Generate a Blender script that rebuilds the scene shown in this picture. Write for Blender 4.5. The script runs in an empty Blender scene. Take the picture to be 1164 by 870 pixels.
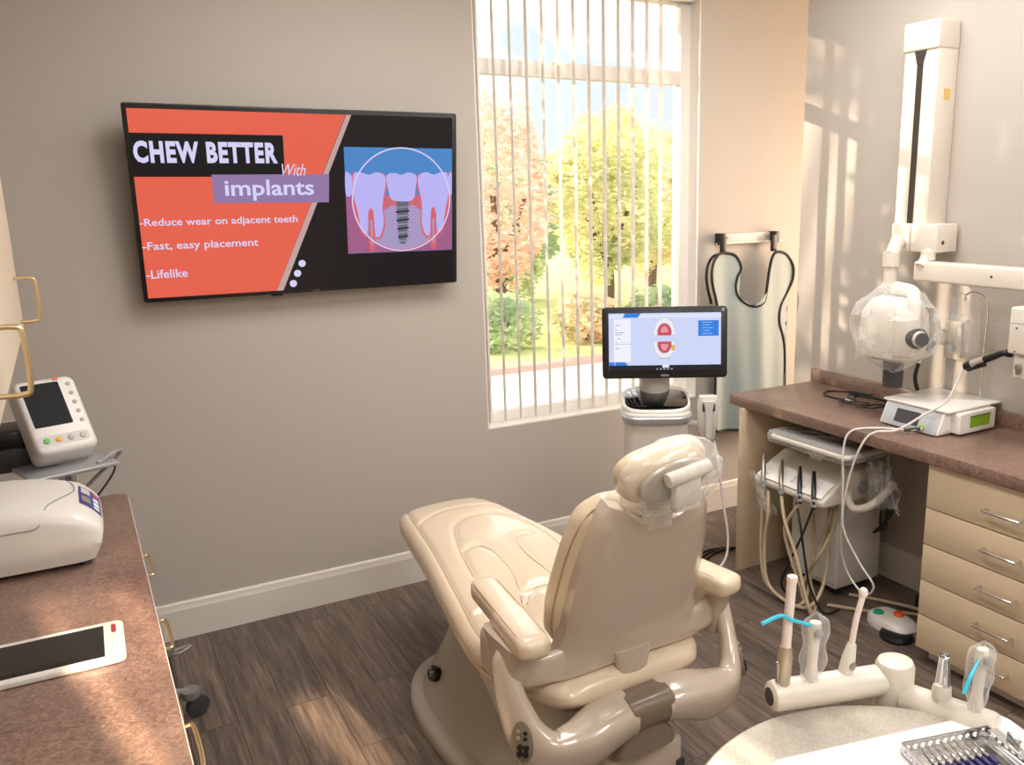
import bpy, bmesh, math, random
from mathutils import Vector, Matrix, noise
SC = bpy.context.scene
COL = SC.collection
random.seed(7)
PI = math.pi

# ------------------------------------------------------------------ camera, world, lights
def setup_camera():
    yaw, pitch, roll = 0.5312, 0.2287, 0.0133
    cy, sy = math.cos(yaw), math.sin(yaw)
    f = Vector((sy * math.cos(pitch), cy * math.cos(pitch), -math.sin(pitch)))
    r = Vector((cy, -sy, 0)); d = f.cross(r)
    c, s = math.cos(roll), math.sin(roll)
    r2 = r * c + d * s; d2 = d * c - r * s
    cam = bpy.data.cameras.new('camera'); o = bpy.data.objects.new('camera', cam); COL.objects.link(o)
    m = Matrix((r2, -d2, -f)).transposed().to_4x4(); m.translation = Vector((0, 0, 1.70))
    o.matrix_world = m
    cam.sensor_width = 36; cam.lens = 36 * 1003.26 / 1164
    cam.shift_x = -0.0768; cam.shift_y = 0.01365; cam.clip_start = 0.02
    SC.camera = o
setup_camera()
SC.view_settings.view_transform = 'Standard'; SC.view_settings.look = 'None'
SC.view_settings.gamma = 1; SC.view_settings.use_curve_mapping = False
SC.view_settings.exposure = 0.0

W = bpy.data.worlds.new('sky'); SC.world = W; W.use_nodes = True
nt = W.node_tree; nt.nodes.clear()
wo = nt.nodes.new('ShaderNodeOutputWorld'); bg = nt.nodes.new('ShaderNodeBackground')
tc = nt.nodes.new('ShaderNodeTexCoord'); nz = nt.nodes.new('ShaderNodeTexNoise'); cr = nt.nodes.new('ShaderNodeValToRGB')
nz.inputs['Scale'].default_value = 2.2; nz.inputs['Detail'].default_value = 3
cr.color_ramp.elements[0].position = 0.50; cr.color_ramp.elements[0].color = (0.19, 0.213, 0.226, 1)
cr.color_ramp.elements[1].position = 0.62; cr.color_ramp.elements[1].color = (1.0, 0.99, 0.97, 1)
nt.links.new(tc.outputs['Generated'], nz.inputs['Vector']); nt.links.new(nz.outputs['Fac'], cr.inputs['Fac'])
nt.links.new(cr.outputs['Color'], bg.inputs['Color']); bg.inputs['Strength'].default_value = 4.8
nt.links.new(bg.outputs[0], wo.inputs[0])

def light(name, kind, loc, power, color=(1, 1, 1), direction=None, **kw):
    l = bpy.data.lights.new(name, kind); l.energy = power; l.color = color
    for k, v in kw.items(): setattr(l, k, v)
    o = bpy.data.objects.new(name, l); COL.objects.link(o); o.location = loc
    if direction is not None: o.rotation_euler = Vector(direction).to_track_quat('-Z', 'Y').to_euler()
    return o
# low morning sun that comes in through the window and rakes the right hand wall
light('sun', 'SUN', (-4, 9, 5), 7.0, (1.0, 0.82, 0.64), (0.60, -0.80, -0.27), angle=0.012)
# added spot in place of a sun: streaks on the floor and worktop
light('streak_spot', 'SPOT', (2.67, -12.0, 8.58), 60000, (1.0, 0.78, 0.55), (-0.155, 0.87, -0.48), spot_size=math.radians(16), spot_blend=0.1, shadow_soft_size=0.12)
# ceiling fixtures (panels are built further down)
CEIL = [(0.8, -0.35), (2.3, -0.35), (1.0, 2.15), (2.25, 2.15)]
for cx, cy in CEIL:
    light('ceiling_lamp', 'AREA', (cx, cy, 2.735), 27 if cy < 1 else 22, (1.0, 0.975, 0.955), (0, 0, -1), shape='RECTANGLE', size=0.58, size_y=1.15)

# added warm fill for the wall right of the window, through an unseen opening
light('passage_fill_light', 'AREA', (4.36, 2.70, 1.35), 46, (1.0, 0.71, 0.47), (-0.80, 0.60, 0.0), shape='RECTANGLE', size=0.7, size_y=1.5)

# ------------------------------------------------------------------ materials
def srgb(h):
    h = h.lstrip('#'); v = [int(h[i:i + 2], 16) / 255 for i in (0, 2, 4)]
    return tuple((x / 12.92 if x <= 0.04045 else ((x + 0.055) / 1.055) ** 2.4) for x in v) + (1,)
MATS = {}
def mat(name, col='#808080', rough=0.5, metal=0.0, coat=0.0, bump=0.0, bscale=60.0, emis=None, estr=1.0, var=0.0, vscale=8.0, spec=0.5, trans=0.0, alpha=1.0, sss=0.0):
    if name in MATS: return MATS[name]
    m = bpy.data.materials.new(name); m.use_nodes = True; n = m.node_tree; b = n.nodes['Principled BSDF']
    c = srgb(col) if isinstance(col, str) else tuple(col) + (1,)
    b.inputs['Base Color'].default_value = c; b.inputs['Roughness'].default_value = rough; b.inputs['Metallic'].default_value = metal
    b.inputs['Coat Weight'].default_value = coat; b.inputs['Coat Roughness'].default_value = 0.08
    b.inputs['Specular IOR Level'].default_value = spec; b.inputs['Transmission Weight'].default_value = trans; b.inputs['Alpha'].default_value = alpha
    if emis:
        b.inputs['Emission Color'].default_value = srgb(emis); b.inputs['Emission Strength'].default_value = estr
    t = n.nodes.new('ShaderNodeTexCoord')
    if var:
        z = n.nodes.new('ShaderNodeTexNoise'); z.inputs['Scale'].default_value = vscale; z.inputs['Detail'].default_value = 5
        mx = n.nodes.new('ShaderNodeMix'); mx.data_type = 'RGBA'
        mx.inputs['A'].default_value = tuple(x * (1 - var) for x in c[:3]) + (1,); mx.inputs['B'].default_value = tuple(min(1, x * (1 + var)) for x in c[:3]) + (1,)
        n.links.new(t.outputs['Object'], z.inputs['Vector']); n.links.new(z.outputs['Fac'], mx.inputs['Factor']); n.links.new(mx.outputs['Result'], b.inputs['Base Color'])
    if bump:
        z = n.nodes.new('ShaderNodeTexNoise'); z.inputs['Scale'].default_value = bscale; z.inputs['Detail'].default_value = 4
        bp = n.nodes.new('ShaderNodeBump'); bp.inputs['Strength'].default_value = bump; bp.inputs['Distance'].default_value = 0.01
        n.links.new(t.outputs['Object'], z.inputs['Vector']); n.links.new(z.outputs['Fac'], bp.inputs['Height']); n.links.new(bp.outputs['Normal'], b.inputs['Normal'])
    MATS[name] = m; return m

def wood_floor():
    m = bpy.data.materials.new('dark vinyl planks'); m.use_nodes = True; n = m.node_tree; L = n.links.new; b = n.nodes['Principled BSDF']
    t = n.nodes.new('ShaderNodeTexCoord'); sx = n.nodes.new('ShaderNodeSeparateXYZ'); cb = n.nodes.new('ShaderNodeCombineXYZ')
    L(t.outputs['Object'], sx.inputs[0]); L(sx.outputs['Y'], cb.inputs['X']); L(sx.outputs['X'], cb.inputs['Y'])
    br = n.nodes.new('ShaderNodeTexBrick'); br.offset = 0.37; br.inputs['Scale'].default_value = 1
    br.inputs['Brick Width'].default_value = 0.95; br.inputs['Row Height'].default_value = 0.152; br.inputs['Mortar Size'].default_value = 0.0014; br.inputs['Bias'].default_value = 0
    br.inputs['Color1'].default_value = (0.0, 0, 0, 1); br.inputs['Color2'].default_value = (1, 1, 1, 1); br.inputs['Mortar'].default_value = (0.5, 0.5, 0.5, 1)
    L(cb.outputs[0], br.inputs['Vector'])
    # per-plank offset for the grain
    off = n.nodes.new('ShaderNodeVectorMath'); off.operation = 'SCALE'; off.inputs['Scale'].default_value = 7.3
    L(br.outputs['Color'], off.inputs[0])
    add = n.nodes.new('ShaderNodeVectorMath'); add.operation = 'ADD'; L(cb.outputs[0], add.inputs[0]); L(off.outputs[0], add.inputs[1])
    mp = n.nodes.new('ShaderNodeMapping'); mp.inputs['Scale'].default_value = (1.6, 16, 1); L(add.outputs[0], mp.inputs['Vector'])
    wv = n.nodes.new('ShaderNodeTexNoise'); wv.inputs['Scale'].default_value = 1.3; wv.inputs['Detail'].default_value = 6; wv.inputs['Roughness'].default_value = 0.62; wv.inputs['Distortion'].default_value = 1.4
    L(mp.outputs[0], wv.inputs['Vector'])
    mp2 = n.nodes.new('ShaderNodeMapping'); mp2.inputs['Scale'].default_value = (5, 130, 1); L(add.outputs[0], mp2.inputs['Vector'])
    fn = n.nodes.new('ShaderNodeTexNoise'); fn.inputs['Scale'].default_value = 1; fn.inputs['Detail'].default_value = 4; fn.inputs['Distortion'].default_value = 0.6
    L(mp2.outputs[0], fn.inputs['Vector'])
    r1 = n.nodes.new('ShaderNodeValToRGB'); e = r1.color_ramp.elements
    e[0].position = 0.28; e[0].color = srgb('#544A43'); e[1].position = 0.75; e[1].color = srgb('#8E8074'); k = e.new(0.5); k.color = srgb('#6E6157')
    L(wv.outputs['Fac'], r1.inputs['Fac'])
    mx = n.nodes.new('ShaderNodeMix'); mx.data_type = 'RGBA'; mx.blend_type = 'MULTIPLY'; mx.inputs['Factor'].default_value = 0.75
    r2 = n.nodes.new('ShaderNodeValToRGB'); r2.color_ramp.elements[0].position = 0.35; r2.color_ramp.elements[0].color = (0.50, 0.485, 0.475, 1); r2.color_ramp.elements[1].position = 0.62; r2.color_ramp.elements[1].color = (1.15, 1.1, 1.05, 1)
    L(fn.outputs['Fac'], r2.inputs['Fac']); L(r1.outputs['Color'], mx.inputs['A']); L(r2.outputs['Color'], mx.inputs['B'])
    mv = n.nodes.new('ShaderNodeMix'); mv.data_type = 'RGBA'; mv.blend_type = 'MULTIPLY'; mv.inputs['Factor'].default_value = 1
    r3 = n.nodes.new('ShaderNodeValToRGB'); r3.color_ramp.elements[0].color = (0.72, 0.72, 0.74, 1); r3.color_ramp.elements[1].color = (1.12, 1.08, 1.05, 1); L(br.outputs['Color'], r3.inputs['Fac'])
    L(mx.outputs['Result'], mv.inputs['A']); L(r3.outputs['Color'], mv.inputs['B'])
    md = n.nodes.new('ShaderNodeMix'); md.data_type = 'RGBA'; md.inputs['B'].default_value = srgb('#2A221E'); L(br.outputs['Fac'], md.inputs['Factor']); L(mv.outputs['Result'], md.inputs['A'])
    L(md.outputs['Result'], b.inputs['Base Color']); b.inputs['Roughness'].default_value = 0.42
    bp = n.nodes.new('ShaderNodeBump'); bp.inputs['Strength'].default_value = 0.25; bp.inputs['Distance'].default_value = 0.003; L(fn.outputs['Fac'], bp.inputs['Height']); L(bp.outputs[0], b.inputs['Normal'])
    return m

def laminate(name, a, bcol, c, scale=55):
    m = bpy.data.materials.new(name); m.use_nodes = True; n = m.node_tree; L = n.links.new; b = n.nodes['Principled BSDF']
    t = n.nodes.new('ShaderNodeTexCoord'); z = n.nodes.new('ShaderNodeTexNoise'); z.inputs['Scale'].default_value = scale; z.inputs['Detail'].default_value = 5; z.inputs['Roughness'].default_value = 0.7; z.inputs['Distortion'].default_value = 2.2
    z2 = n.nodes.new('ShaderNodeTexNoise'); z2.inputs['Scale'].default_value = 5; z2.inputs['Detail'].default_value = 3
    L(t.outputs['Object'], z.inputs['Vector']); L(t.outputs['Object'], z2.inputs['Vector'])
    r = n.nodes.new('ShaderNodeValToRGB'); e = r.color_ramp.elements; e[0].position = 0.34; e[0].color = srgb(a); e[1].position = 0.68; e[1].color = srgb(c); k = e.new(0.5); k.color = srgb(bcol)
    L(z.outputs['Fac'], r.inputs['Fac'])
    r2 = n.nodes.new('ShaderNodeValToRGB'); r2.color_ramp.elements[0].position = 0.35; r2.color_ramp.elements[0].color = (0.82, 0.80, 0.80, 1); r2.color_ramp.elements[1].position = 0.65; r2.color_ramp.elements[1].color = (1.1, 1.08, 1.06, 1)
    L(z2.outputs['Fac'], r2.inputs['Fac'])
    mx = n.nodes.new('ShaderNodeMix'); mx.data_type = 'RGBA'; mx.blend_type = 'MULTIPLY'; mx.inputs['Factor'].default_value = 1
    L(r.outputs['Color'], mx.inputs['A']); L(r2.outputs['Color'], mx.inputs['B']); L(mx.outputs['Result'], b.inputs['Base Color'])
    b.inputs['Roughness'].default_value = 0.33
    return m

def film(name, tint=(1, 1, 1), base=0.05, edge=0.6, rough=0.08, bump=0.35, bscale=9, white=0.0):
    """thin clear plastic: mostly see-through, reflective at grazing angles and along its creases"""
    m = bpy.data.materials.new(name); m.use_nodes = True; n = m.node_tree; L = n.links.new; n.nodes.clear()
    out = n.nodes.new('ShaderNodeOutputMaterial'); tr = n.nodes.new('ShaderNodeBsdfTransparent'); tr.inputs['Color'].default_value = tint + (1,)
    gl = n.nodes.new('ShaderNodeBsdfPrincipled'); gl.inputs['Base Color'].default_value = (0.9, 0.9, 0.9, 1); gl.inputs['Roughness'].default_value = rough; gl.inputs['Specular IOR Level'].default_value = 1.0
    lw = n.nodes.new('ShaderNodeLayerWeight'); lw.inputs['Blend'].default_value = 0.35
    mr = n.nodes.new('ShaderNodeMapRange'); mr.inputs['To Min'].default_value = base; mr.inputs['To Max'].default_value = edge
    t = n.nodes.new('ShaderNodeTexCoord'); z = n.nodes.new('ShaderNodeTexNoise'); z.inputs['Scale'].default_value = bscale; z.inputs['Detail'].default_value = 3; z.inputs['Distortion'].default_value = 1.5
    bp = n.nodes.new('ShaderNodeBump'); bp.inputs['Strength'].default_value = bump; bp.inputs['Distance'].default_value = 0.02
    L(t.outputs['Object'], z.inputs['Vector']); L(z.outputs['Fac'], bp.inputs['Height']); L(bp.outputs[0], gl.inputs['Normal']); L(bp.outputs[0], lw.inputs['Normal'])
    mx = n.nodes.new('ShaderNodeMixShader'); L(lw.outputs['Facing'], mr.inputs['Value']); L(mr.outputs[0], mx.inputs[0]); L(tr.outputs[0], mx.inputs[1]); L(gl.outputs[0], mx.inputs[2]); L(mx.outputs[0], out.inputs[0])
    return m

def glass_pane():
    m = bpy.data.materials.new('window glass'); m.use_nodes = True; n = m.node_tree; L = n.links.new; n.nodes.clear()
    out = n.nodes.new('ShaderNodeOutputMaterial'); tr = n.nodes.new('ShaderNodeBsdfTransparent'); gl = n.nodes.new('ShaderNodeBsdfGlossy'); gl.inputs['Roughness'].default_value = 0.02
    fr = n.nodes.new('ShaderNodeFresnel'); fr.inputs['IOR'].default_value = 1.45; mx = n.nodes.new('ShaderNodeMixShader')
    L(fr.outputs[0], mx.inputs[0]); L(tr.outputs[0], mx.inputs[1]); L(gl.outputs[0], mx.inputs[2]); L(mx.outputs[0], out.inputs[0]); return m

def leaf_mat(name, cols, scale=1.5):
    m = bpy.data.materials.new(name); m.use_nodes = True; n = m.node_tree; L = n.links.new; n.nodes.clear()
    out = n.nodes.new('ShaderNodeOutputMaterial'); d = n.nodes.new('ShaderNodeBsdfDiffuse'); tl = n.nodes.new('ShaderNodeBsdfTranslucent'); mx = n.nodes.new('ShaderNodeMixShader'); mx.inputs[0].default_value = 0.5
    t = n.nodes.new('ShaderNodeTexCoord'); z = n.nodes.new('ShaderNodeTexNoise'); z.inputs['Scale'].default_value = scale; z.inputs['Detail'].default_value = 4; L(t.outputs['Object'], z.inputs['Vector'])
    r = n.nodes.new('ShaderNodeValToRGB'); e = r.color_ramp.elements; e[0].position = 0.3; e[0].color = srgb(cols[0]); e[1].position = 0.7; e[1].color = srgb(cols[-1])
    for i, c in enumerate(cols[1:-1]):
        k = e.new(0.3 + 0.4 * (i + 1) / (len(cols) - 1)); k.color = srgb(c)
    L(z.outputs['Fac'], r.inputs['Fac']); L(r.outputs['Color'], d.inputs['Color']); L(r.outputs['Color'], tl.inputs['Color']); L(d.outputs[0], mx.inputs[1]); L(tl.outputs[0], mx.inputs[2]); L(mx.outputs[0], out.inputs[0]); return m

M_WALL = mat('greige wall paint', '#BCB4AB', 0.62, bump=0.05, bscale=320)
M_CEIL = mat('white ceiling paint', '#EDEAE4', 0.8)
M_TRIM = mat('white trim paint', '#DED8D0', 0.45)
M_FLOOR = wood_floor()
M_LAM = laminate('brown laminate', '#685247', '#846A5D', '#9F8676')
M_CAB = mat('cream cabinet laminate', '#D8C3A4', 0.45, var=0.05, vscale=3)
M_CABL = mat('pale cream cabinet', '#E9DCC4', 0.38)
M_GOLD = mat('brushed brass', '#D9C29A', 0.3, metal=1)
M_CHROME = mat('polished steel', '#D9D9DB', 0.14, metal=1)
M_STEEL = mat('satin steel', '#B9B4AE', 0.32, metal=1)
M_LEATHER = mat('cream leather', '#E1CFB5', 0.30, bump=0.06, bscale=220, coat=0.45)
M_SHELL = mat('gloss beige shell', '#C6B7A7', 0.2, coat=0.8)
M_BASE = mat('gloss taupe base', '#A79F91', 0.3, coat=0.4)
M_TAUPE = mat('dark taupe plastic', '#7C6E5F', 0.28, coat=0.4)
M_BLACK = mat('black plastic', '#141414', 0.35)
M_BLACKG = mat('black glass', '#08090B', 0.06, coat=0.5)
M_DGREY = mat('dark grey plastic', '#3A3A3C', 0.45)
M_GREY = mat('grey plastic', '#9A9A9A', 0.4)
M_WHITE = mat('white plastic', '#E2DDD6', 0.3, coat=0.2)
M_OFFW = mat('ivory enamel', '#E5DCCF', 0.32, coat=0.2)
M_CREAMP = mat('cream plastic', '#DCD4C7', 0.32, coat=0.2)
M_SILVER = mat('silver plastic', '#B9BCC0', 0.3, metal=0.5)
M_FILM = film('clear plastic sleeve')
M_FILMH = film('hazy clear plastic', base=0.06, edge=0.7, rough=0.08, bump=0.5, bscale=16)
M_GLASS = glass_pane()
M_HOSE = mat('beige hose', '#BBA98C', 0.4)
M_WCORD = mat('white cord', '#E4E0DA', 0.4)
M_APRON = mat('pale sage vinyl', '#9FA9A7', 0.6, bump=0.08, bscale=9)
M_CYAN = mat('cyan plastic', '#3FBFE0', 0.3)

def emit(name, col, s=1.0):
    if name in MATS: return MATS[name]
    m = bpy.data.materials.new(name); m.use_nodes = True; n = m.node_tree; b = n.nodes['Principled BSDF']
    b.inputs['Base Color'].default_value = (0.005, 0.005, 0.005, 1); b.inputs['Roughness'].default_value = 0.25; b.inputs['Specular IOR Level'].default_value = 0.25
    b.inputs['Emission Color'].default_value = srgb(col); b.inputs['Emission Strength'].default_value = s
    MATS[name] = m; return m

# ------------------------------------------------------------------ mesh helpers
def frame_z(d):
    d = Vector(d).normalized(); up = Vector((0, 0, 1)) if abs(d.z) < 0.95 else Vector((0, 1, 0))
    x = up.cross(d).normalized(); y = d.cross(x); return x, y, d
def spline(pts, n=8, closed=False):
    P = [Vector(p) for p in pts]; N = len(P); out = []
    if N < 3 and not closed:
        return [P[0].lerp(P[-1], i / n) for i in range(n + 1)]
    for i in range(N if closed else N - 1):
        if closed: a, b, c, d = P[i - 1], P[i], P[(i + 1) % N], P[(i + 2) % N]
        else: a = P[i - 1] if i else P[0] * 2 - P[1]; b = P[i]; c = P[i + 1]; d = P[i + 2] if i + 2 < N else P[-1] * 2 - P[-2]
        for k in range(n):
            t = k / n
            out.append(0.5 * ((2 * b) + (c - a) * t + (2 * a - 5 * b + 4 * c - d) * t * t + (3 * b - a - 3 * c + d) * t ** 3))
    if not closed: out.append(P[-1])
    return out
class MB:
    def __init__(s): s.bm = bmesh.new()
    def _add(s, t, m=None):
        bmesh.ops.recalc_face_normals(t, faces=t.faces[:])
        if m is not None: t.transform(m)
        me = bpy.data.meshes.new('tmp'); t.to_mesh(me); t.free(); s.bm.from_mesh(me); bpy.data.meshes.remove(me); return s
    def box(s, c, size, bev=0.0, seg=2, rot=None, taper=None):
        t = bmesh.new(); bmesh.ops.create_cube(t, size=1)
        for v in t.verts:
            if taper and v.co.z > 0: v.co.x *= taper[0]; v.co.y *= taper[1]
            v.co = Vector((v.co.x * size[0], v.co.y * size[1], v.co.z * size[2]))
        if bev: bmesh.ops.bevel(t, geom=t.edges[:], offset=bev, segments=seg, profile=0.5, affect='EDGES')
        m = Matrix.Translation(c)
        if rot is not None: m = m @ (rot.to_4x4() if isinstance(rot, Matrix) else Matrix.Rotation(rot, 4, 'Z'))
        return s._add(t, m)
    def bb(s, a, b, bev=0.0, seg=2):
        return s.box([(p + q) / 2 for p, q in zip(a, b)], [abs(q - p) for p, q in zip(a, b)], bev, seg)
    def rings(s, rings, cap=True, close=True):
        t = bmesh.new(); R = [[t.verts.new(p) for p in r] for r in rings]
        n = len(R[0])
        for a, b in zip(R, R[1:]):
            for i in range(n if close else n - 1):
                j = (i + 1) % n
                try: t.faces.new((a[i], a[j], b[j], b[i]))
                except ValueError: pass
        if cap:
            for r in (R[0], R[-1]):
                try: t.faces.new(r)
                except ValueError: pass
        bmesh.ops.remove_doubles(t, verts=t.verts[:], dist=1e-6)
        return s._add(t)
    def tube(s, pts, r, n=10, smooth=6, closed=False):
        P = spline(pts, smooth, closed) if smooth else [Vector(p) for p in pts]
        rr = r if callable(r) else (lambda t: r)
        rings = []; prev = None; N = len(P)
        for i, p in enumerate(P):
            if closed: d = P[(i + 1) % N] - P[i - 1]
            else: d = P[min(i + 1, N - 1)] - P[max(i - 1, 0)]
            if d.length < 1e-9: d = Vector((0, 0, 1))
            d.normalize()
            if prev is None: x, y, _ = frame_z(d)
            else:
                x = prev - d * prev.dot(d)
                if x.length < 1e-6: x, y, _ = frame_z(d)
                x.normalize(); y = d.cross(x)
            prev = x; q = rr(i / max(1, N - 1))
            rings.append([p + x * math.cos(2 * PI * k / n) * q + y * math.sin(2 * PI * k / n) * q for k in range(n)])
        if closed: rings.append(rings[0]); return s.rings(rings, cap=False)
        return s.rings(rings)
    def cyl(s, p0, p1, r0, r1=None, n=28, bev=0.0):
        r1 = r0 if r1 is None else r1; p0 = Vector(p0); p1 = Vector(p1); L = (p1 - p0).length
        if bev: prof = [(r0 - bev, 0), (r0 - bev * .3, bev * .3), (r0, bev), (r1, L - bev), (r1 - bev * .3, L - bev * .3), (r1 - bev, L)]
        else: prof = [(r0, 0), (r1, L)]
        return s.lathe(prof, p0, p1 - p0, n)
    def lathe(s, prof, o=(0, 0, 0), axis=(0, 0, 1), n=28, sy=1.0):
        x, y, d = frame_z(axis); o = Vector(o)
        if abs(Vector(axis).normalized().z) > 0.99: x, y = Vector((1, 0, 0)), Vector((0, 1, 0))
        return s.rings([[o + d * h + x * math.cos(2 * PI * k / n) * max(r, 1e-5) + y * math.sin(2 * PI * k / n) * max(r, 1e-5) * sy for k in range(n)] for r, h in prof])
    def prism(s, poly, m, depth, bev=0.0, seg=2):
        """2-D outline extruded along the local z of matrix m"""
        t = bmesh.new(); vs = [t.verts.new((x, y, 0)) for x, y in poly]; f = t.faces.new(vs)
        r = bmesh.ops.extrude_face_region(t, geom=[f]); bmesh.ops.translate(t, verts=[v for v in r['geom'] if isinstance(v, bmesh.types.BMVert)], vec=(0, 0, depth))
        if bev: bmesh.ops.bevel(t, geom=[e for e in t.edges if e.is_manifold and e.calc_face_angle(0) > 0.6], offset=bev, segments=seg, profile=0.5, affect='EDGES')
        return s._add(t, m)
    def flat(s, poly, m):
        t = bmesh.new(); t.faces.new([t.verts.new((x, y, 0)) for x, y in poly]); return s._add(t, m)
    def sphere(s, c, r, sub=3, scale=(1, 1, 1), fn=None):
        t = bmesh.new(); bmesh.ops.create_icosphere(t, subdivisions=sub, radius=1)
        for v in t.verts:
            k = fn(v.co) if fn else 1.0
            v.co = Vector((v.co.x * scale[0], v.co.y * scale[1], v.co.z * scale[2])) * (r * k)
        return s._add(t, Matrix.Translation(c))
    def grid(s, fn, nu, nv):
        t = bmesh.new(); V = [[t.verts.new(fn(i / nu, j / nv)) for j in range(nv + 1)] for i in range(nu + 1)]
        for i in range(nu):
            for j in range(nv): t.faces.new((V[i][j], V[i + 1][j], V[i + 1][j + 1], V[i][j + 1]))
        return s._add(t)
    def move(s, m): s.bm.transform(m); return s
    def build(s, name, material, parent=None, angle=35, loc=None, rotz=0, label=None):
        me = bpy.data.meshes.new(name); s.bm.to_mesh(me); s.bm.free()
        me.polygons.foreach_set('use_smooth', [True] * len(me.polygons)); me.set_sharp_from_angle(angle=math.radians(angle))
        me.materials.append(material); o = bpy.data.objects.new(name, me); COL.objects.link(o)
        if parent is not None: o.parent = parent
        if loc is not None: o.location = loc; o.rotation_euler = (0, 0, rotz)
        if label: o['label'] = label
        return o
def thing(name, label, cat, loc=(0, 0, 0), rotz=0.0, group=None):
    o = bpy.data.objects.new(name, None); COL.objects.link(o); o.location = loc; o.rotation_euler = (0, 0, rotz); o.empty_display_size = 0.1
    o['label'] = label; o['category'] = cat
    if group: o['group'] = group
    return o
def tag(o, label, cat, group=None, kind=None):
    o['label'] = label; o['category'] = cat
    if group: o['group'] = group
    if kind: o['kind'] = kind
    return o
def struct(o): o['kind'] = 'structure'; return o
def rrect(w, h, r, n=5, cx=0, cy=0):
    out = []
    for (sx, sy, a0) in ((1, 1, 0), (-1, 1, 90), (-1, -1, 180), (1, -1, 270)):
        for k in range(n + 1):
            a = math.radians(a0 + 90 * k / n); out.append((cx + sx * (w / 2 - r) + r * math.cos(a), cy + sy * (h / 2 - r) + r * math.sin(a)))
    return out
def superell(a, b, e, n=48):
    out = []
    for k in range(n):
        t = 2 * PI * k / n; c, s_ = math.cos(t), math.sin(t)
        out.append((a * math.copysign(abs(c) ** (2 / e), c), b * math.copysign(abs(s_) ** (2 / e), s_)))
    return out
def lerp_table(tab, x):
    if x <= tab[0][0]: return tab[0][1]
    n = len(tab)
    def slope(i):
        if i == 0 or i == n - 1: j = min(i, n - 2); return (tab[j + 1][1] - tab[j][1]) / (tab[j + 1][0] - tab[j][0])
        h0, h1 = tab[i][0] - tab[i - 1][0], tab[i + 1][0] - tab[i][0]; d0, d1 = (tab[i][1] - tab[i - 1][1]) / h0, (tab[i + 1][1] - tab[i][1]) / h1
        return (d0 * h1 + d1 * h0) / (h0 + h1)
    for i in range(n - 1):
        (a, p), (b, q) = tab[i], tab[i + 1]
        if x <= b:
            h = b - a; t = (x - a) / h; m0, m1 = slope(i) * h, slope(i + 1) * h
            return p * (2 * t ** 3 - 3 * t * t + 1) + m0 * (t ** 3 - 2 * t * t + t) + q * (3 * t * t - 2 * t ** 3) + m1 * (t ** 3 - t * t)
    return tab[-1][1]
def basis(o, x, y):
    x = Vector(x).normalized(); y = Vector(y); y = (y - x * y.dot(x)).normalized(); z = x.cross(y)
    m = Matrix((x, y, z)).transposed().to_4x4(); m.translation = Vector(o); return m
def lettering(name, s, box, m, material, parent, bold=0.0, shear=0.0, lift=0.0, space=1.0):
    """text fitted to box (x0, x1, y0, y1) on the plane of matrix m"""
    c = bpy.data.curves.new(name, 'FONT'); c.body = s; c.size = 1; c.offset = bold; c.shear = shear; c.space_character = space; c.resolution_u = 3
    t = bpy.data.objects.new(name, c); COL.objects.link(t); bpy.context.view_layer.update()
    me = bpy.data.meshes.new_from_object(t.evaluated_get(bpy.context.evaluated_depsgraph_get())); bpy.data.objects.remove(t); bpy.data.curves.remove(c)
    xs = [v.co.x for v in me.vertices]; ys = [v.co.y for v in me.vertices]
    x0, x1, y0, y1 = box
    for v in me.vertices:
        v.co = m @ Vector((x0 + (v.co.x - min(xs)) / (max(xs) - min(xs)) * (x1 - x0), y0 + (v.co.y - min(ys)) / (max(ys) - min(ys)) * (y1 - y0), lift))
    me.name = name; me.materials.clear(); me.materials.append(material)
    o = bpy.data.objects.new(name, me); COL.objects.link(o); o.parent = parent; return o
def crumple(seed, amp=0.10, f=2.5):
    def fn(v):
        p = v * f + Vector((seed, seed * 1.7, 0)); a = 1 - abs(noise.noise(p)) * 2; b = 1 - abs(noise.noise(p * 2.3)) * 2
        return 1 + amp * (a * 0.7 + b * 0.4 - 0.4)
    return fn
# ------------------------------------------------------------------ room shell
XL, XR, XF, YB, YR, ZC = -0.62, 3.00, 4.20, 3.58, -1.00, 2.80
WX0, WX1, WZ0, WZ1 = 1.562, 2.7355, 0.649, 2.62
struct(MB().bb((XL - .2, YR - .2, -0.12), (XF + .2, YB + .16, 0)).build('floor', M_FLOOR))
struct(MB().bb((XL - .2, YR - .2, ZC), (XF + .2, YB + .45, ZC + .15)).build('ceiling', M_CEIL))
b = MB()
b.bb((XL, YB, 0), (WX0, YB + .16, ZC)); b.bb((WX1, YB, 0), (XF, YB + .16, ZC)); b.bb((WX0, YB, 0), (WX1, YB + .16, WZ0)); b.bb((WX0, YB, WZ1), (WX1, YB + .16, ZC))
struct(b.build('wall_back', M_WALL))
struct(MB().bb((XL - .2, YR, 0), (XL, YB + .16, ZC)).build('wall_left', M_WALL))
struct(MB().bb((XR, YR, 0), (XR + .12, 3.14, ZC)).build('wall_right', M_WALL))
b = MB(); b.bb((XF, YR, 0), (XF + .2, 2.2, ZC)); b.bb((XF, 3.2, 0), (XF + .2, YB + .16, ZC)); b.bb((XF, 2.2, 0), (XF + .2, 3.2, .5)); b.bb((XF, 2.2, 2.2), (XF + .2, 3.2, ZC))      # with an added opening for the passage fill lamp
struct(b.build('wall_passage', M_WALL))
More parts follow.
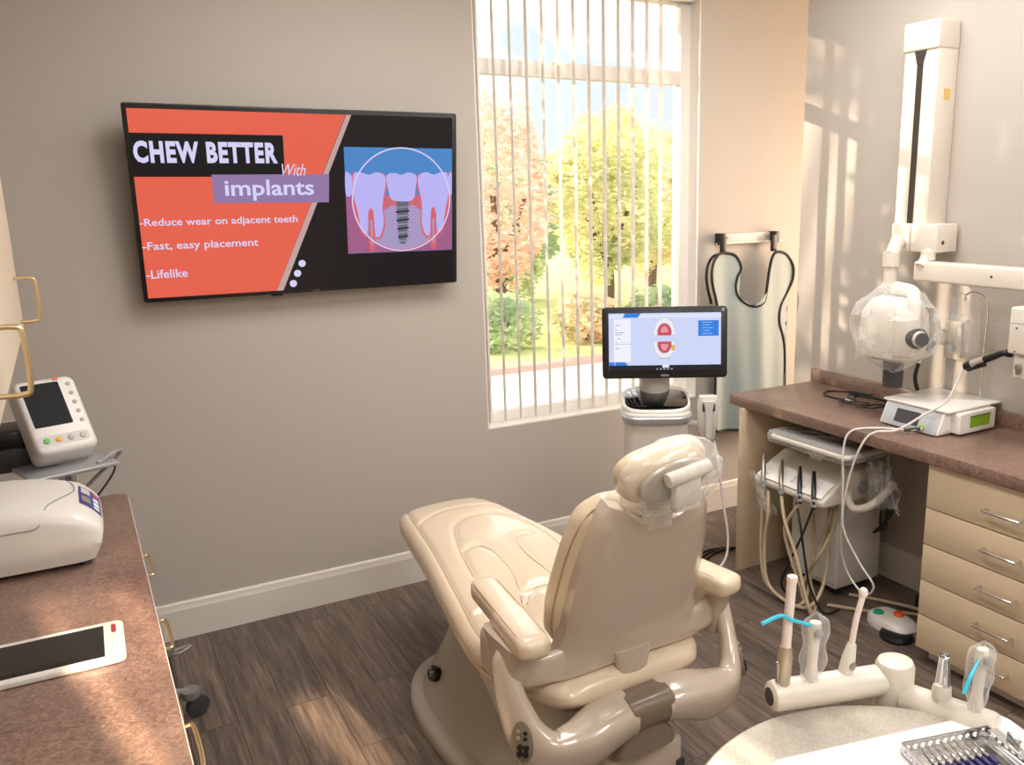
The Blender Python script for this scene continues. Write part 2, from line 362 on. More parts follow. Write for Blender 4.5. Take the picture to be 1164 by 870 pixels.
# rear wall with unseen slots shaped to throw the light streaks
b = MB()
slots = [(0.455, 0.497, 2.20, 2.56), (0.513, 0.537, 2.20, 2.56), (0.553, 0.585, 2.20, 2.56), (1.050, 1.112, 1.6, 2.26), (1.130, 1.154, 1.6, 2.26)]
xs = sorted({XL, XF} | {s[0] for s in slots} | {s[1] for s in slots})
for x0, x1 in zip(xs, xs[1:]):
    sl = [s for s in slots if s[0] <= x0 + 1e-6 and s[1] >= x1 - 1e-6]
    if sl: b.bb((x0, YR - .04, 0), (x1, YR, sl[0][2])); b.bb((x0, YR - .04, sl[0][3]), (x1, YR, ZC))
    else: b.bb((x0, YR - .04, 0), (x1, YR, ZC))
struct(b.build('wall_rear', M_WALL))
def baseboard(name, a, bp, t, h=0.15):
    a = Vector(a); bp = Vector(bp); d = (bp - a).normalized(); n = Vector((d.y, -d.x, 0))   # room side
    prof = [(0, 0), (t, 0), (t, h - .03), (t * .8, h - .022), (t * .72, h - .006), (t * .4, h), (0, h)]
    return struct(MB().rings([[p + n * q + Vector((0, 0, z)) for q, z in prof] for p in (a, bp)]).build(name, M_TRIM, angle=20))
baseboard('baseboard_back', (XL, YB, 0), (XF, YB, 0), 0.016)
baseboard('baseboard_right', (XR, 3.14, 0), (XR, YR, 0), 0.016)
# ceiling light fixtures
for i, (cx, cy) in enumerate(CEIL):
    t = thing('ceiling_light', 'recessed white ceiling light panel above ' + ['the floor behind the photographer', 'the near end of the right worktop', 'the legrest of the dental chair', 'the knee space of the right worktop'][i], 'ceiling light', (cx, cy, ZC), 0, 'ceiling light panels')
    b = MB()
    for sx in (-1, 1): b.box((sx * .31, 0, -.015), (.03, 1.25, .03)); b.box((0, sx * .61, -.015), (.65, .03, .03))
    b.build('frame', M_TRIM, t); MB().box((0, 0, -.006), (.59, 1.19, .006)).build('diffuser', emit('lit diffuser', '#FFF3E2', 2.0), t)

# window
win = struct(bpy.data.objects.new('window_1', None)); COL.objects.link(win); win['kind'] = 'structure'
M_FRAME = mat('white window frame', '#FBF6EE', 0.35)
FY0, FY1 = YB + .075, YB + .14
b = MB()
fw = .058
b.bb((WX0, FY0, WZ0), (WX0 + fw, FY1, WZ1), .004); b.bb((WX1 - fw, FY0, WZ0), (WX1, FY1, WZ1), .004)
b.bb((WX0 + fw, FY0 + .001, WZ0 + .001), (WX1 - fw, FY1, WZ0 + .055), .004); b.bb((WX0 + fw, FY0 + .001, WZ1 - .06), (WX1 - fw, FY1, WZ1), .004)
struct(b.build('window_frame', M_FRAME, win))
struct(MB().bb((WX0 + .05, FY0 + .005, 2.195), (WX1 - .05, FY1 - .005, 2.26), .004).build('transom', M_FRAME, win))
struct(MB().bb((WX0 + .05, FY0 + .03, WZ0 + .05), (WX1 - .05, FY0 + .036, 2.20)).build('lower_pane', M_GLASS, win))
struct(MB().bb((WX0 + .05, FY0 + .03, 2.255), (WX1 - .05, FY0 + .036, WZ1 - .05)).build('upper_pane', M_GLASS, win))
struct(MB().bb((WX0, YB - .002, WZ0 - .004), (WX1, FY0, WZ0 + .008), .003).build('window_sill', mat('white sill', '#F4F0EA', 0.35)))
b = MB(); b.bb((WX1 - .004, YB - .001, WZ0), (WX1 + .001, FY0, WZ1)); b.bb((WX0 - .001, YB - .001, WZ0), (WX0 + .004, FY0, WZ1)); struct(b.build('trim_reveal', mat('white reveal', '#F1ECE6', 0.5)))

# vertical blind
def vane_mat():
    m = bpy.data.materials.new('translucent vinyl vane'); m.use_nodes = True; n = m.node_tree; n.nodes.clear(); L = n.links.new
    out = n.nodes.new('ShaderNodeOutputMaterial'); d = n.nodes.new('ShaderNodeBsdfDiffuse'); t = n.nodes.new('ShaderNodeBsdfTranslucent'); mx = n.nodes.new('ShaderNodeMixShader')
    for q in (d, t): q.inputs['Color'].default_value = (0.93, 0.90, 0.87, 1)
    mx.inputs[0].default_value = 0.5; L(d.outputs[0], mx.inputs[1]); L(t.outputs[0], mx.inputs[2]); L(mx.outputs[0], out.inputs[0]); return m
M_VANE = vane_mat()
bl = thing('vertical_blind', 'white vertical blind with open vanes hanging in the tall window', 'blind', (WX0, YB + .04, 0))
MB().bb((.005, -.02, 2.565), (WX1 - WX0 - .005, .02, 2.61), .004).build('headrail', M_TRIM, bl)
vane0 = None
for i in range(13):
    if vane0 is None:
        b = MB(); w = .044
        b.grid(lambda u, v: Vector(((.004 * (1 - (2 * u - 1) ** 2)), (u - .5) * w, .665 + v * 1.9)), 6, 1)
        t = b.bm; bmesh.ops.solidify(t, geom=t.faces[:], thickness=.0012)
        vane0 = b.build('vane', M_VANE, bl); o = vane0
    else:
        o = vane0.copy(); COL.objects.link(o); o.parent = bl
    o.location = (.028 + i * .0787, 0, 0); o.rotation_euler = (0, 0, -math.radians(12 + random.uniform(-2, 2)))

# ------------------------------------------------------------------ garden outside the window
GZ = -0.10
struct(MB().bb((-12, YB + .16, GZ - .3), (30, 8.0, GZ)).build('path', mat('pale concrete path', '#EDE6DC', 0.8, var=.06)))
struct(MB().bb((-12, 8.0, GZ - .3), (30, 8.15, GZ + .06)).build('kerb', mat('pinkish kerb', '#D8A79A', 0.8)))
struct(MB().bb((-12, 8.15, GZ - .3), (30, 60, GZ + .03)).build('lawn', mat('sunlit lawn', '#CDD38E', 0.9, var=.25, vscale=1.5)))
M_BARK = mat('tree bark', '#6B5646', 0.9, bump=.4, bscale=12)
def leaves(center, rad, n, size, seed, flat=1.0):
    R = random.Random(seed); t = bmesh.new()
    for _ in range(n):
        while True:
            p = Vector((R.uniform(-1, 1), R.uniform(-1, 1), R.uniform(-1, 1)))
            if p.length <= 1: break
        p = p.normalized() * (p.length ** .45); q = p * 2.1 + Vector((seed, 0, 0)); p = p * (1 + .35 * noise.noise(q))
        c = Vector((center[0] + p.x * rad[0], center[1] + p.y * rad[1], center[2] + p.z * rad[2]))
        a = Vector((R.gauss(0, 1), R.gauss(0, 1), R.gauss(0, 1))).normalized(); x, y, _ = frame_z(a); s = size * R.uniform(.6, 1.3)
        vs = [t.verts.new(c + x * s * u + y * s * v + a * s * w) for u, v, w in ((-1, 0, 0), (-.2, .45, .1), (1, 0, -.1), (-.2, -.45, .1))]
        t.faces.new(vs)
    b = MB(); me = bpy.data.meshes.new('t'); t.to_mesh(me); t.free(); b.bm.from_mesh(me); bpy.data.meshes.remove(me); return b
def tree(label, loc, h, rad, mtl, n, seed, group='garden trees'):
    t = thing('tree', label, 'tree', (loc[0], loc[1], GZ + .02), 0, group)
    b = MB(); b.tube([(0, 0, 0), (.05, .02, h * .35), (-.03, 0, h * .7), (0, 0, h)], lambda q: .09 * (1 - .7 * q), 8)
    for k in range(4):
        a = k * 1.6 + seed; b.tube([(0, 0, h * .45), (math.cos(a) * rad[0] * .3, math.sin(a) * rad[1] * .3, h * .75), (math.cos(a) * rad[0] * .6, math.sin(a) * rad[1] * .6, h * 1.05)], .03, 6)
    b.build('trunk', M_BARK, t); leaves((0, 0, h), rad, int(n * 2.4), .066, seed).build('crown', mtl, t, angle=180)
def shrub(label, loc, rad, mtl, n, seed):
    t = thing('shrub', label, 'shrub', (loc[0], loc[1], GZ + .03), 0, 'garden shrubs')
    leaves((0, 0, rad[2] * .9), rad, n, .07, seed).build('foliage', mtl, t, angle=180)
    b = MB()
    for k in range(5): b.tube([(0, 0, 0), (math.cos(k * 1.3) * rad[0] * .25, math.sin(k * 1.3) * rad[1] * .25, rad[2])], .015, 5, 0)
    b.build('stem', M_BARK, t)
LF_Y = leaf_mat('yellow green leaves', ('#BFC596', '#EFEEBC', '#FCF7D6'), 1.4); LF_G = leaf_mat('mid green leaves', ('#9DB398', '#CAD8AE', '#F0F0CC'), 1.6)
LF_R = leaf_mat('russet leaves', ('#E9C4B4', '#F8DFCF', '#FDF1E6'), 1.8); LF_O = leaf_mat('orange leaves', ('#D3D6B0', '#F9E9CA', '#F9DAC8'), 1.5)
tree('russet leaved tree at the left edge of the window', (4.75, 10.4), 1.75, (.72, .7, 1.25), LF_R, 1700, 9)
tree('green tree with yellow tips in the middle of the garden', (6.40, 10.4), 1.75, (.78, .75, 1.05), LF_Y, 2500, 3)
tree('yellow tree behind the right part of the blind', (8.55, 10.7), 1.55, (.75, .75, 1.15), LF_Y, 2200, 12)
tree('dark green tree behind the left part of the blind', (6.2, 13.4), 1.35, (1.0, .8, 1.4), LF_G, 3000, 5)
tree('orange leaved tree farthest back behind the right part of the blind', (9.2, 13.4), 1.65, (1.1, .8, 1.3), LF_O, 2600, 17)
tree('loose tree added to dapple the sun beyond the left side of the window, out of the picture', (-1.9, 8.6), 1.75, (2.1, .8, 1.12), LF_Y, 2600, 23)  # unseen crown added to block the lower sun rays
tree('tall high crowned tree added to block the upper sun beyond the left side of the window, out of the picture', (-1.8, 9.9), 5.75, (2.3, .9, 1.25), LF_G, 3600, 29)  # unseen high crown added to cut off the top of the sun patch
for x, lb in ((1.155, 'added sun blocking evergreen nearer to the window, out of the picture'), (.66, 'added sun blocking evergreen farther from the window, out of the picture')):  # unseen blockers added to narrow the sun stripes on the right wall
    t = thing('sun_block_evergreen', lb, 'shrub', (x, 5.08, GZ), 0, 'added sun blockers')
    leaves((0, 0, 1.75), (.13, .14, 1.75), 1300, .06, 40 + x).build('foliage', LF_G, t, angle=180); MB().cyl((0, 0, 0), (0, 0, 1.6), .03, .015, 10).build('trunk', M_BARK, t)
for k, (x, y, r, m, lb) in enumerate([(4.2, 9.15, (.42, .36, .34), LF_G, 'low green shrub beside the lawn under the russet tree'), (5.3, 9.1, (.42, .36, .30), LF_O, 'low orange shrub left of the middle tree'), (6.35, 9.05, (.44, .36, .32), LF_G, 'round green shrub in front of the middle tree'), (7.4, 9.15, (.44, .36, .36), LF_Y, 'yellow green shrub right of the middle tree'), (8.5, 9.3, (.48, .4, .4), LF_R, 'russet shrub at the right end of the lawn')]):
    shrub(lb, (x, y), r, m, 900, 30 + k)

# ------------------------------------------------------------------ television
tv = thing('television', 'wall mounted black flat television showing a red and black dental slide', 'television', (0.2245, 3.50, 1.333))
TVM = basis((0, 0, 0), (1, 0, 0), (0, -.115, 1))
MB().prism(rrect(1.186, .678, .008, 3, .593, .339), TVM @ Matrix.Translation((0, 0, -.030)), .030, .003).build('bezel', M_BLACK, tv)
MB().box((.593, .05, .33), (.5, .055, .36), .01).build('wall_mount', M_DGREY, tv)
MB().prism(rrect(.82, .42, .03, 3, .593, .30), TVM @ Matrix.Translation((0, 0, -.055)), .03, .006).build('rear_housing', M_DGREY, tv)
b = MB(); b.flat([(.014, .012), (1.168, .008), (1.168, .661), (.014, .661)], TVM @ Matrix.Translation((0, 0, .0004))); scr = b.build('screen', emit('slide black', '#191316', 1.0), tv)
lay = [0.0008]
def art(name, poly, m, parent=None, M=None):
    lay[0] += .00012; return MB().flat(poly, (M or TVM) @ Matrix.Translation((0, 0, lay[0]))).build(name, m, parent or scr)
def circ(cx, cy, r, n=40, ry=None): return [(cx + r * math.cos(2 * PI * k / n), cy + (ry or r) * math.sin(2 * PI * k / n)) for k in range(n)]
def ring(name, cx, cy, r0, r1, m, parent, M, ry=1.0, a0=0, a1=2 * PI, n=60):
    lay[0] += .00012; t = MB(); z = lay[0]
    t.grid(lambda u, v: M @ Vector((cx + (r0 + (r1 - r0) * v) * math.cos(a0 + (a1 - a0) * u), cy + (r0 + (r1 - r0) * v) * math.sin(a0 + (a1 - a0) * u) * ry, z)), n, 1)
    return t.build(name, m, parent)
E_RED = emit('slide coral', '#E4614C', 1.0); E_LIL = emit('slide lilac white', '#D5D2F4', 1.0); E_BLK = emit('slide ink', '#0E0D12', 1.0)
art('coral_panel', [(.014, .016), (.455, .014), (.745, .6605), (.014, .6605)], E_RED)
art('diagonal_band', [(.455, .014), (.479, .0135), (.766, .6605), (.747, .6605)], emit('slide pale band', '#C9A9A8', .9))
art('title_box', [(.014, .437), (.512, .436), (.513, .582), (.014, .582)], E_BLK)
art('subtitle_bar', [(.26, .345), (.667, .341), (.673, .445), (.26, .444)], emit('slide mauve', '#9C7FB0', .85))
L_ = lambda z=.0036: TVM @ Matrix.Translation((0, 0, z))
lettering('title_lettering', 'CHEW BETTER', (.020, .489, .483, .557), L_(), E_LIL, scr, bold=.045, space=1.14)
lettering('script_lettering', 'With', (.502, .587, .440, .482), L_(), E_LIL, scr, shear=.35)
lettering('subtitle_lettering', 'implants', (.300, .613, .352, .426), L_(), E_LIL, scr, bold=.018)
lettering('bullet_lettering', '-Reduce wear on adjacent teeth', (.014, .547, .262, .296), L_(), E_LIL, scr, bold=.012)
lettering('bullet_lettering', '-Fast, easy placement', (.014, .400, .179, .215), L_(), E_LIL, scr, bold=.012)
lettering('bullet_lettering', '-Lifelike', (.016, .150, .086, .117), L_(), E_LIL, scr, bold=.012)
lettering('maker_lettering', 'LG', (.592, .614, .0025, .0095), TVM @ Matrix.Translation((0, 0, .001)), mat('grey print', '#A0A0A0', .4), tv)
MB().flat([(.43, .002), (.48, .002), (.475, -.007), (.435, -.007)], TVM @ Matrix.Translation((0, 0, -.004))).build('sensor', M_BLACK, tv)
for u, v in ((.554, .113), (.535, .076), (.517, .038)): art('dot', circ(u, v, .0135, 24), E_LIL)
pic = art('picture', [(.732, .142), (1.164, .139), (1.166, .543), (.732, .545)], emit('picture blue', '#4F8CD0', .9))
art('gum', [(.732, .143), (1.163, .14), (1.163, .362), (1.0, .366), (.93, .362), (.78, .366), (.732, .364)], emit('picture mauve gum', '#A8638F', .9), scr)
CX, CY, CR = .955, .345, .200
art('gum_lens', [(CX + CR * math.cos(a), CY + CR * math.sin(a)) for a in [math.radians(175 + 190 * k / 40) for k in range(41)]], emit('picture coral gum', '#D26A79', .95), scr)
bone = [(.893, .313), (.908, .324), (1.003, .324), (1.016, .313)] + [(CX + (CR - .006) * math.cos(a), CY + (CR - .006) * math.sin(a)) for a in [math.radians(-25 - 130 * k / 24) for k in range(25)]]
art('bone', bone, emit('picture bone', '#A99BC6', .95), scr)
t1 = [(.765, .443), (.79, .452), (.825, .443), (.854, .452), (.886, .439), (.889, .405), (.875, .328), (.877, .257), (.866, .215), (.853, .201), (.842, .215), (.838, .294), (.828, .315), (.816, .294), (.81, .217), (.789, .232), (.774, .309), (.762, .371)]
E_TOOTH = emit('picture tooth', '#B9B2F2', 1.0); E_LINE = emit('picture root line', '#D9616A', 1.0)
def poly_spline(p): return [(v.x, v.y) for v in spline([(a, c, 0) for a, c in p], 4, True)]
def grow(p, d):
    cx = sum(a for a, _ in p) / len(p); return [(cx + (a - cx) * d, c - (.008 if c < .33 else 0)) for a, c in p]
for q in (t1, [(1.911 - a, c) for a, c in t1]):
    art('root_outline', poly_spline(grow(q, 1.12)), E_LINE, scr); art('molar', poly_spline(q), E_TOOTH, scr)
    sx = .828 if q is t1 else 1.083
    art('root_gap', poly_spline([(sx - .012, .16), (sx - .010, .28), (sx, .302), (sx + .010, .28), (sx + .012, .16)]), E_LINE, scr); art('root_bone', [(sx - .004, .17), (sx - .004, .27), (sx + .004, .27), (sx + .004, .17)], emit('picture bone', '#A99BC6'), scr)
art('half_tooth', poly_spline([(.733, .448), (.751, .446), (.759, .426), (.755, .372), (.733, .366)]), E_TOOTH, scr)
art('half_tooth', poly_spline([(1.163, .448), (1.153, .446), (1.148, .426), (1.150, .372), (1.163, .366)]), E_TOOTH, scr)
E_IMP = emit('picture implant', '#6B6A80', .9)
art('implant', [(.930, .345), (.981, .345), (.972, .20), (.963, .172), (.943, .172), (.936, .20)], E_IMP, scr)
for k in range(9): art('thread', [(.925 + .0012 * k, .318 - .0165 * k), (.985 - .0012 * k, .322 - .0165 * k), (.985 - .0012 * k, .316 - .0165 * k), (.925 + .0012 * k, .311 - .0165 * k)], emit('picture thread', '#2E2C3C' if k % 2 else '#8C8AA0', .9) if k % 2 else emit('picture thread light', '#9492AC', .9), scr)
art('crown', poly_spline([(.893, .439), (.926, .449), (.952, .442), (.982, .451), (1.014, .439), (1.011, .397), (.995, .344), (.916, .345), (.899, .384)]), E_TOOTH, scr)
ring('lens_ring', CX, CY, CR - .0035, CR + .0015, emit('picture ring', '#D8D0F0', 1.0), scr, TVM)
# ------------------------------------------------------------------ left worktop and cabinets
CZ = 0.92
o = MB().prism([(XL + .002, YR + .005), (.066, YR + .005), (.066, 2.575)] + [(.066 - .03 * (1 - math.cos(a)), 2.575 + .03 * math.sin(a)) for a in [math.radians(22.5 * k) for k in range(1, 5)]] + [(XL + .002, 2.605)], Matrix.Translation((0, 0, CZ - .038)), .038, .003).build('worktop', M_LAM)
tag(o, 'brown speckled laminate worktop with a rounded far corner on the left wall', 'worktop')
MB().bb((.0655, YR + .01, CZ - .036), (.0672, 2.57, CZ - .004)).build('edge_highlight_strip', mat('pale edge highlight', '#E6DCD0', .35), o)  # pale strip with the bright edge highlight put into its colour
bc = thing('base_cabinet', 'cream base cabinet with brass pulls under the brown left worktop', 'cabinet', (XL + .004, YR + .01, 0))
def L(x, y, z): return (x - XL - .004, y - YR - .01, z)
MB().bb(L(XL + .004, YR + .02, .09), L(.022, 2.57, CZ - .039)).build('body', M_CAB, bc)
MB().bb(L(XL + .004, YR + .02, 0), L(-.03, 2.52, .09)).build('toe_kick', M_WHITE, bc)
def pull(a, c, out, r=.0045, parent=None, m=None):
    """round bar pull: feet at a and c, standing off by vector out"""
    a = Vector(a); c = Vector(c); out = Vector(out); d = (c - a).normalized() * .012
    return MB().tube([a, a + out * .75, a + out + d, c + out - d, c + out * .75, c], r, 10, 5).build('handle', m or M_GOLD, parent)
def drawer_col(y0, y1, zs, hands):
    for (z0, z1), h in zip(zs, hands):
        d = MB().bb(L(.022, y0 + .002, z0 + .002), L(.042, y1 - .002, z1 - .002), .002).build('drawer', M_CAB, bc)
        if h: pull(L(.042, h[0], h[2]), L(.042, h[1], h[2]), (.050, 0, 0), r=.004, parent=d)
drawer_col(2.16, 2.57, [(.70, .875), (.52, .70), (.34, .52), (.09, .34)], [(2.30, 2.44, .79), (2.30, 2.44, .60), (2.30, 2.44, .43), (2.30, 2.44, .22)])
drawer_col(1.72, 2.16, [(.70, .875), (.52, .70), (.34, .52), (.09, .34)], [(1.88, 2.02, .79), (1.88, 2.02, .605), (1.88, 2.02, .43), (1.88, 2.02, .22)])
drawer_col(1.26, 1.72, [(.70, .875), (.52, .70), (.34, .52), (.09, .34)], [(1.42, 1.56, .79), (1.42, 1.56, .605), (1.42, 1.56, .43), (1.42, 1.56, .22)])
for y0, y1 in ((.8, 1.26), (.34, .8), (-.2, .34), (-.7, -.2)):
    d = MB().bb(L(.022, y0 + .002, .092), L(.042, y1 - .002, .873), .002).build('door', M_CAB, bc)
    pull(L(.042, y1 - .05, .66), L(.042, y1 - .05, .80), (.042, 0, 0), parent=d)

uc = thing('wall_cabinet', 'pale cream wall cabinet with brass bar pulls at the left edge of the picture', 'cabinet', (XL + .004, .4, 1.385))
MB().bb((0, 0, 0), (.487, 2.2, .98)).build('body', M_CABL, uc)
for y0, y1 in ((1.27, 2.198), (.34, 1.266), (0, .336)):
    d = MB().bb((.488, y0 + .002, .001), (.508, y1, .978), .002).build('door', M_CABL, uc)
    MB().bb((.5075, y0 + .06, .19), (.511, y1 - .06, .92), .0015).build('door_panel', M_CABL, d)
    if y1 - y0 > .5: pull((.508, y1 - .155, .035), (.508, y1 - .155, .135), (.042, 0, 0), parent=d, r=.0042)

# bench top analyser (white rounded box with a blue label)
from mathutils.bvhtree import BVHTree
an = thing('bench_analyser', 'white rounded bench top device with a blue label on the left worktop', 'laboratory device', (.006, 2.09, CZ))
def an_ring(x):
    q = max(0.0, min(1.0, (x + .20) / .20)); e = max(0.0, min(1.0, (x + .055) / .055)); k = math.sqrt(max(0, 1 - e * e))
    h = .158 - .050 * q * q; h = .035 + (h - .035) * (.35 + .65 * k); d0 = .020 * (1 - k); d1 = .31 - .03 * (1 - k)
    P = [(d0 + .006, .012), (d0 - .002, .045), (d0 + .0, h * .60), (d0 + .012, h * .84), (d0 + .055, h * .97), (.13, h), (.22, h * .985), (d1 - .05, h * .93), (d1 - .008, h * .72), (d1, h * .4), (d1 - .008, .012)]
    top = spline([(0, y, z) for y, z in P], 5)
    return [Vector((x - .034 * max(0, min(1, (x + .16) / .16)) * (1 - min(1, v.z / .085)) ** 1.3, v.y, v.z)) for v in top]
b = MB(); b.rings([an_ring(x) for x in [-.54, -.42, -.34, -.28, -.24, -.20, -.17, -.14, -.115, -.095, -.075, -.06, -.045, -.032, -.022, -.014, -.008, -.003, 0]])
BV = BVHTree.FromBMesh(b.bm); b.build('housing', M_WHITE, an, angle=60)
def drop(x, y, up=.0008):
    h = BV.ray_cast(Vector((x, y, 1)), Vector((0, 0, -1))); return h[0] + h[1] * (up if h[1].z > 0 else -up)
def push(x, z, up=.0008):
    h = BV.ray_cast(Vector((x, -1, z)), Vector((0, 1, 0))); return h[0] + h[1] * (up if h[1].y < 0 else -up)
MB().tube([push(-.52, .105), push(-.3, .104), push(-.17, .104), push(-.125, .108)] + [drop(x, y) for x, y in ((-.108, .035), (-.085, .075), (-.064, .12), (-.054, .16), (-.058, .21), (-.075, .255))], .0016, 6, 4).build('lid_seam', M_GREY, an)
def patch(name, x0, x1, y0, y1, up, m, parent): return MB().grid(lambda u, v: drop(x0 + (x1 - x0) * u, y0 + (y1 - y0) * v, up), 8, 10).build(name, m, parent, angle=180)
p = patch('label', -.046, -.008, .070, .205, .0012, mat('blue label', '#24478F', .35), an)
for x0, x1, y0, y1, c in ((-.042, -.026, .15, .195, '#C9C6C0'), (-.042, -.026, .09, .13, '#8E8378'), (-.021, -.012, .168, .195, '#C64A55'), (-.021, -.012, .13, .155, '#EDEDED'), (-.021, -.012, .10, .122, '#EDEDED'), (-.021, -.012, .078, .094, '#EDEDED')):
    patch('print', x0, x1, y0, y1, .0020, mat('label print ' + c, c, .4), p)
for x in (-.05, -.4):
    for y in (.03, .27): MB().cyl((x, y, 0), (x, y, .014), .012).build('foot', M_DGREY, an)

# tablet
tb = thing('tablet', 'white framed tablet with a black screen lying on the brown left worktop', 'tablet', (-.128, 1.680, CZ), math.radians(-1))
MB().prism(rrect(.27, .158, .014, 5), Matrix.Translation((0, 0, .0005)), .011, .003, 3).build('case', M_WHITE, tb)
MB().prism(rrect(.222, .128, .002, 2, -.008, 0), Matrix.Translation((0, 0, .0112)), .0006).build('screen', M_BLACKG, tb)
MB().lathe([(.006, 0), (.0062, .0005), (.005, .0007)], (.118, 0.0, .0114), n=24).build('home_button', mat('button ring', '#CFCBC6', .4), tb)
MB().prism(rrect(.008, .036, .003, 3, .119, .045), Matrix.Translation((0, 0, .0113)), .0005).build('sticker', mat('dark red sticker', '#8E2F35', .5), tb)

# vital signs monitor on its roll stand, behind the worktop
vs = thing('vital_signs_monitor', 'white vital signs monitor with a dark screen behind the left worktop', 'medical monitor', (-.073, 2.755, 1.127))
VM = basis((0, 0, 0), (.95, .31, 0), (-.31 * .62, .95 * .62, .80))
VW, VH = .152, .228
MB().prism(rrect(VW, VH, .022, 5), VM @ Matrix.Translation((0, 0, -.085)), .085, .012, 3).build('case', mat('pale grey plastic', '#DDD9D3', .35), vs)
MB().prism(rrect(.094, .132, .004, 3, -.014, .032), VM @ Matrix.Translation((0, 0, -.002)), .003).build('screen', mat('dark unlit screen', '#15171A', .5, spec=.15), vs)
def vbtn(x, y, c, r=.008): MB().prism(circ(x, y, r, 18), VM @ Matrix.Translation((0, 0, -.001)), .0035, .001).build('button', mat('button ' + c, c, .4), vs)
for k in range(5): vbtn(.056, .086 - .029 * k, '#A8A6A2', .006)
for k, c in enumerate(('#5FAE4A', '#D9A62E', '#A8A6A2', '#B2B0AC')): vbtn(-.046 + .030 * k, -.076, c, .0085)
MB().prism(rrect(.014, .007, .002, 2, .030, .106), VM @ Matrix.Translation((0, 0, -.001)), .003).build('alarm_lamp', mat('red lamp', '#D8413A', .3), vs)
MB().prism(rrect(.126, .030, .008, 3, -.003, -.076), VM @ Matrix.Translation((0, 0, -.0015)), .002).build('key_strip', mat('key strip', '#C6C2BC', .4), vs)
S0 = VM @ Vector((0, -VH / 2, -.045))
MB().box(S0 + Vector((-.005, .01, -.028)), (.22, .16, .012), .004, rot=math.radians(18)).build('shelf', M_SILVER, vs)
MB().tube([S0 + Vector(q) for q in ((.07, -.03, -.02), (.115, .01, -.005), (.13, .03, -.012), (.09, .05, -.055), (.03, .05, -.11))], .005, 8).build('probe_cable', M_GREY, vs)
MB().tube([S0 + Vector(q) for q in ((.10, .02, -.02), (.11, .03, -.06), (.07, .04, -.12), (.03, .06, -.17))], .0028, 8).build('sensor_cord', M_DGREY, vs)
MB().cyl(S0 + Vector((0, .02, -.034)), S0 + Vector((0, .02, -.10)), .014).build('clamp', M_SILVER, vs)
rs = thing('roll_stand', 'grey wheeled roll stand carrying the vital signs monitor behind the left worktop', 'stand', (-.085, 3.10, 0))
MB().cyl((0, 0, .07), (0, 0, 1.02), .016).build('pole', M_SILVER, rs)
MB().box((-.10, -.20, 1.00), (.19, .20, .07), .012).build('basket', M_DGREY, rs)
MB().tube([(0, 0, 1.0), (-.05, -.1, .985)], .012, 8, 0).build('bracket', M_DGREY, rs)
MB().box((-.13, -.22, 1.055), (.14, .14, .05), .012).build('cuff_holder', M_BLACK, rs)
for k in range(5):
    a = math.radians(43 + 72 * k); e = Vector((math.cos(a) * .30, math.sin(a) * .30, .09))
    MB().tube([(0, 0, .10), e * .6 + Vector((0, 0, .04)), e], .016, 8).build('leg', M_GREY, rs)
    c = MB(); w = Vector((math.cos(a + .9), math.sin(a + .9), 0)); n = Vector((-w.y, w.x, 0)); q = e + w * .02; q.z = .038
    c.cyl(q - n * .013, q + n * .013,   .038, bev=.006)
    cs = c.build('caster', M_DGREY, rs)
    MB().lathe([(.0, .0), (.03, .0), (.032, -.012), (.026, -.03), (.0, -.032)], (e.x, e.y, .105), n=20).build('caster_cap', mat('mid grey plastic', '#7E7B78', .4), cs)
    if k == 0: MB().tube([(e.x + .01, e.y, .075), (e.x + .04, e.y - .02, .08), (e.x + .075, e.y + .0, .082), (e.x + .08, e.y + .02, .082), (e.x + .03, e.y + .02, .075)], .005, 8).build('brake_lever', M_GREY, cs)
# ------------------------------------------------------------------ dental chair
ch = thing('dental_chair', 'cream leather dental chair with a glossy beige shell and a plastic covered headrest', 'dental chair', (1.15, 2.05, 0), math.radians(2))
WT = [(-.30, .205), (-.24, .245), (-.12, .272), (.02, .292), (.18, .292), (.38, .270), (.6, .236), (.8, .207), (.93, .185), (.99, .165), (1.03, .13)]
ZT = [(-.30, .485), (-.2, .50), (-.05, .485), (.12, .49), (.30, .535), (.48, .560), (.70, .568), (.9, .566), (.97, .556), (1.03, .53)]
TH = [(-.30, .085), (-.22, .115), (.1, .150), (.3, .155), (.6, .145), (.9, .125), (1.03, .08)]
perim = [[(sx * (lerp_table(WT, y) - .036), y) for y in [(-.22 + 1.21 * k / 40) for k in range(41)]] for sx in (-1, 1)]
thigh = [(-.165, .345), (-.147, .465), (-.121, .569), (-.087, .664), (-.054, .71), (0.0, .743), (.064, .743), (.125, .702), (.165, .62), (.19, .508), (.19, .424), (.175, .345)]
arcs = [[(-.126, .496), (-.086, .505), (-.055, .475), (-.045, .39), (-.055, .283), (-.08, .19), (-.112, .099)], [(.126, .496), (.086, .505), (.055, .475), (.045, .39), (.055, .283), (.08, .19), (.112, .099)]]
cross = [(-.168, .80), (-.08, .838), (.0, .85), (.08, .838), (.168, .80)]
hump = [(-.15, .06), (-.095, .145), (-.04, .21), (0, .225), (.04, .21), (.095, .145), (.15, .06)]
seams = [(p, .0075, .006) for p in perim] + [([(v.x, v.y) for v in spline([(a, c, 0) for a, c in q], 5)], w, d) for q, w, d in ((thigh, .010, .010), (arcs[0], .012, .012), (arcs[1], .012, .012), (cross, .008, .007), (hump, .014, .014))]
def seg_dist(x, y, pts):
    best = 9
    for (x0, y0), (x1, y1) in zip(pts, pts[1:]):
        dx, dy = x1 - x0, y1 - y0; l = dx * dx + dy * dy
        t = max(0, min(1, ((x - x0) * dx + (y - y0) * dy) / l)) if l else 0
        best = min(best, (x - x0 - t * dx) ** 2 + (y - y0 - t * dy) ** 2)
    return math.sqrt(best)
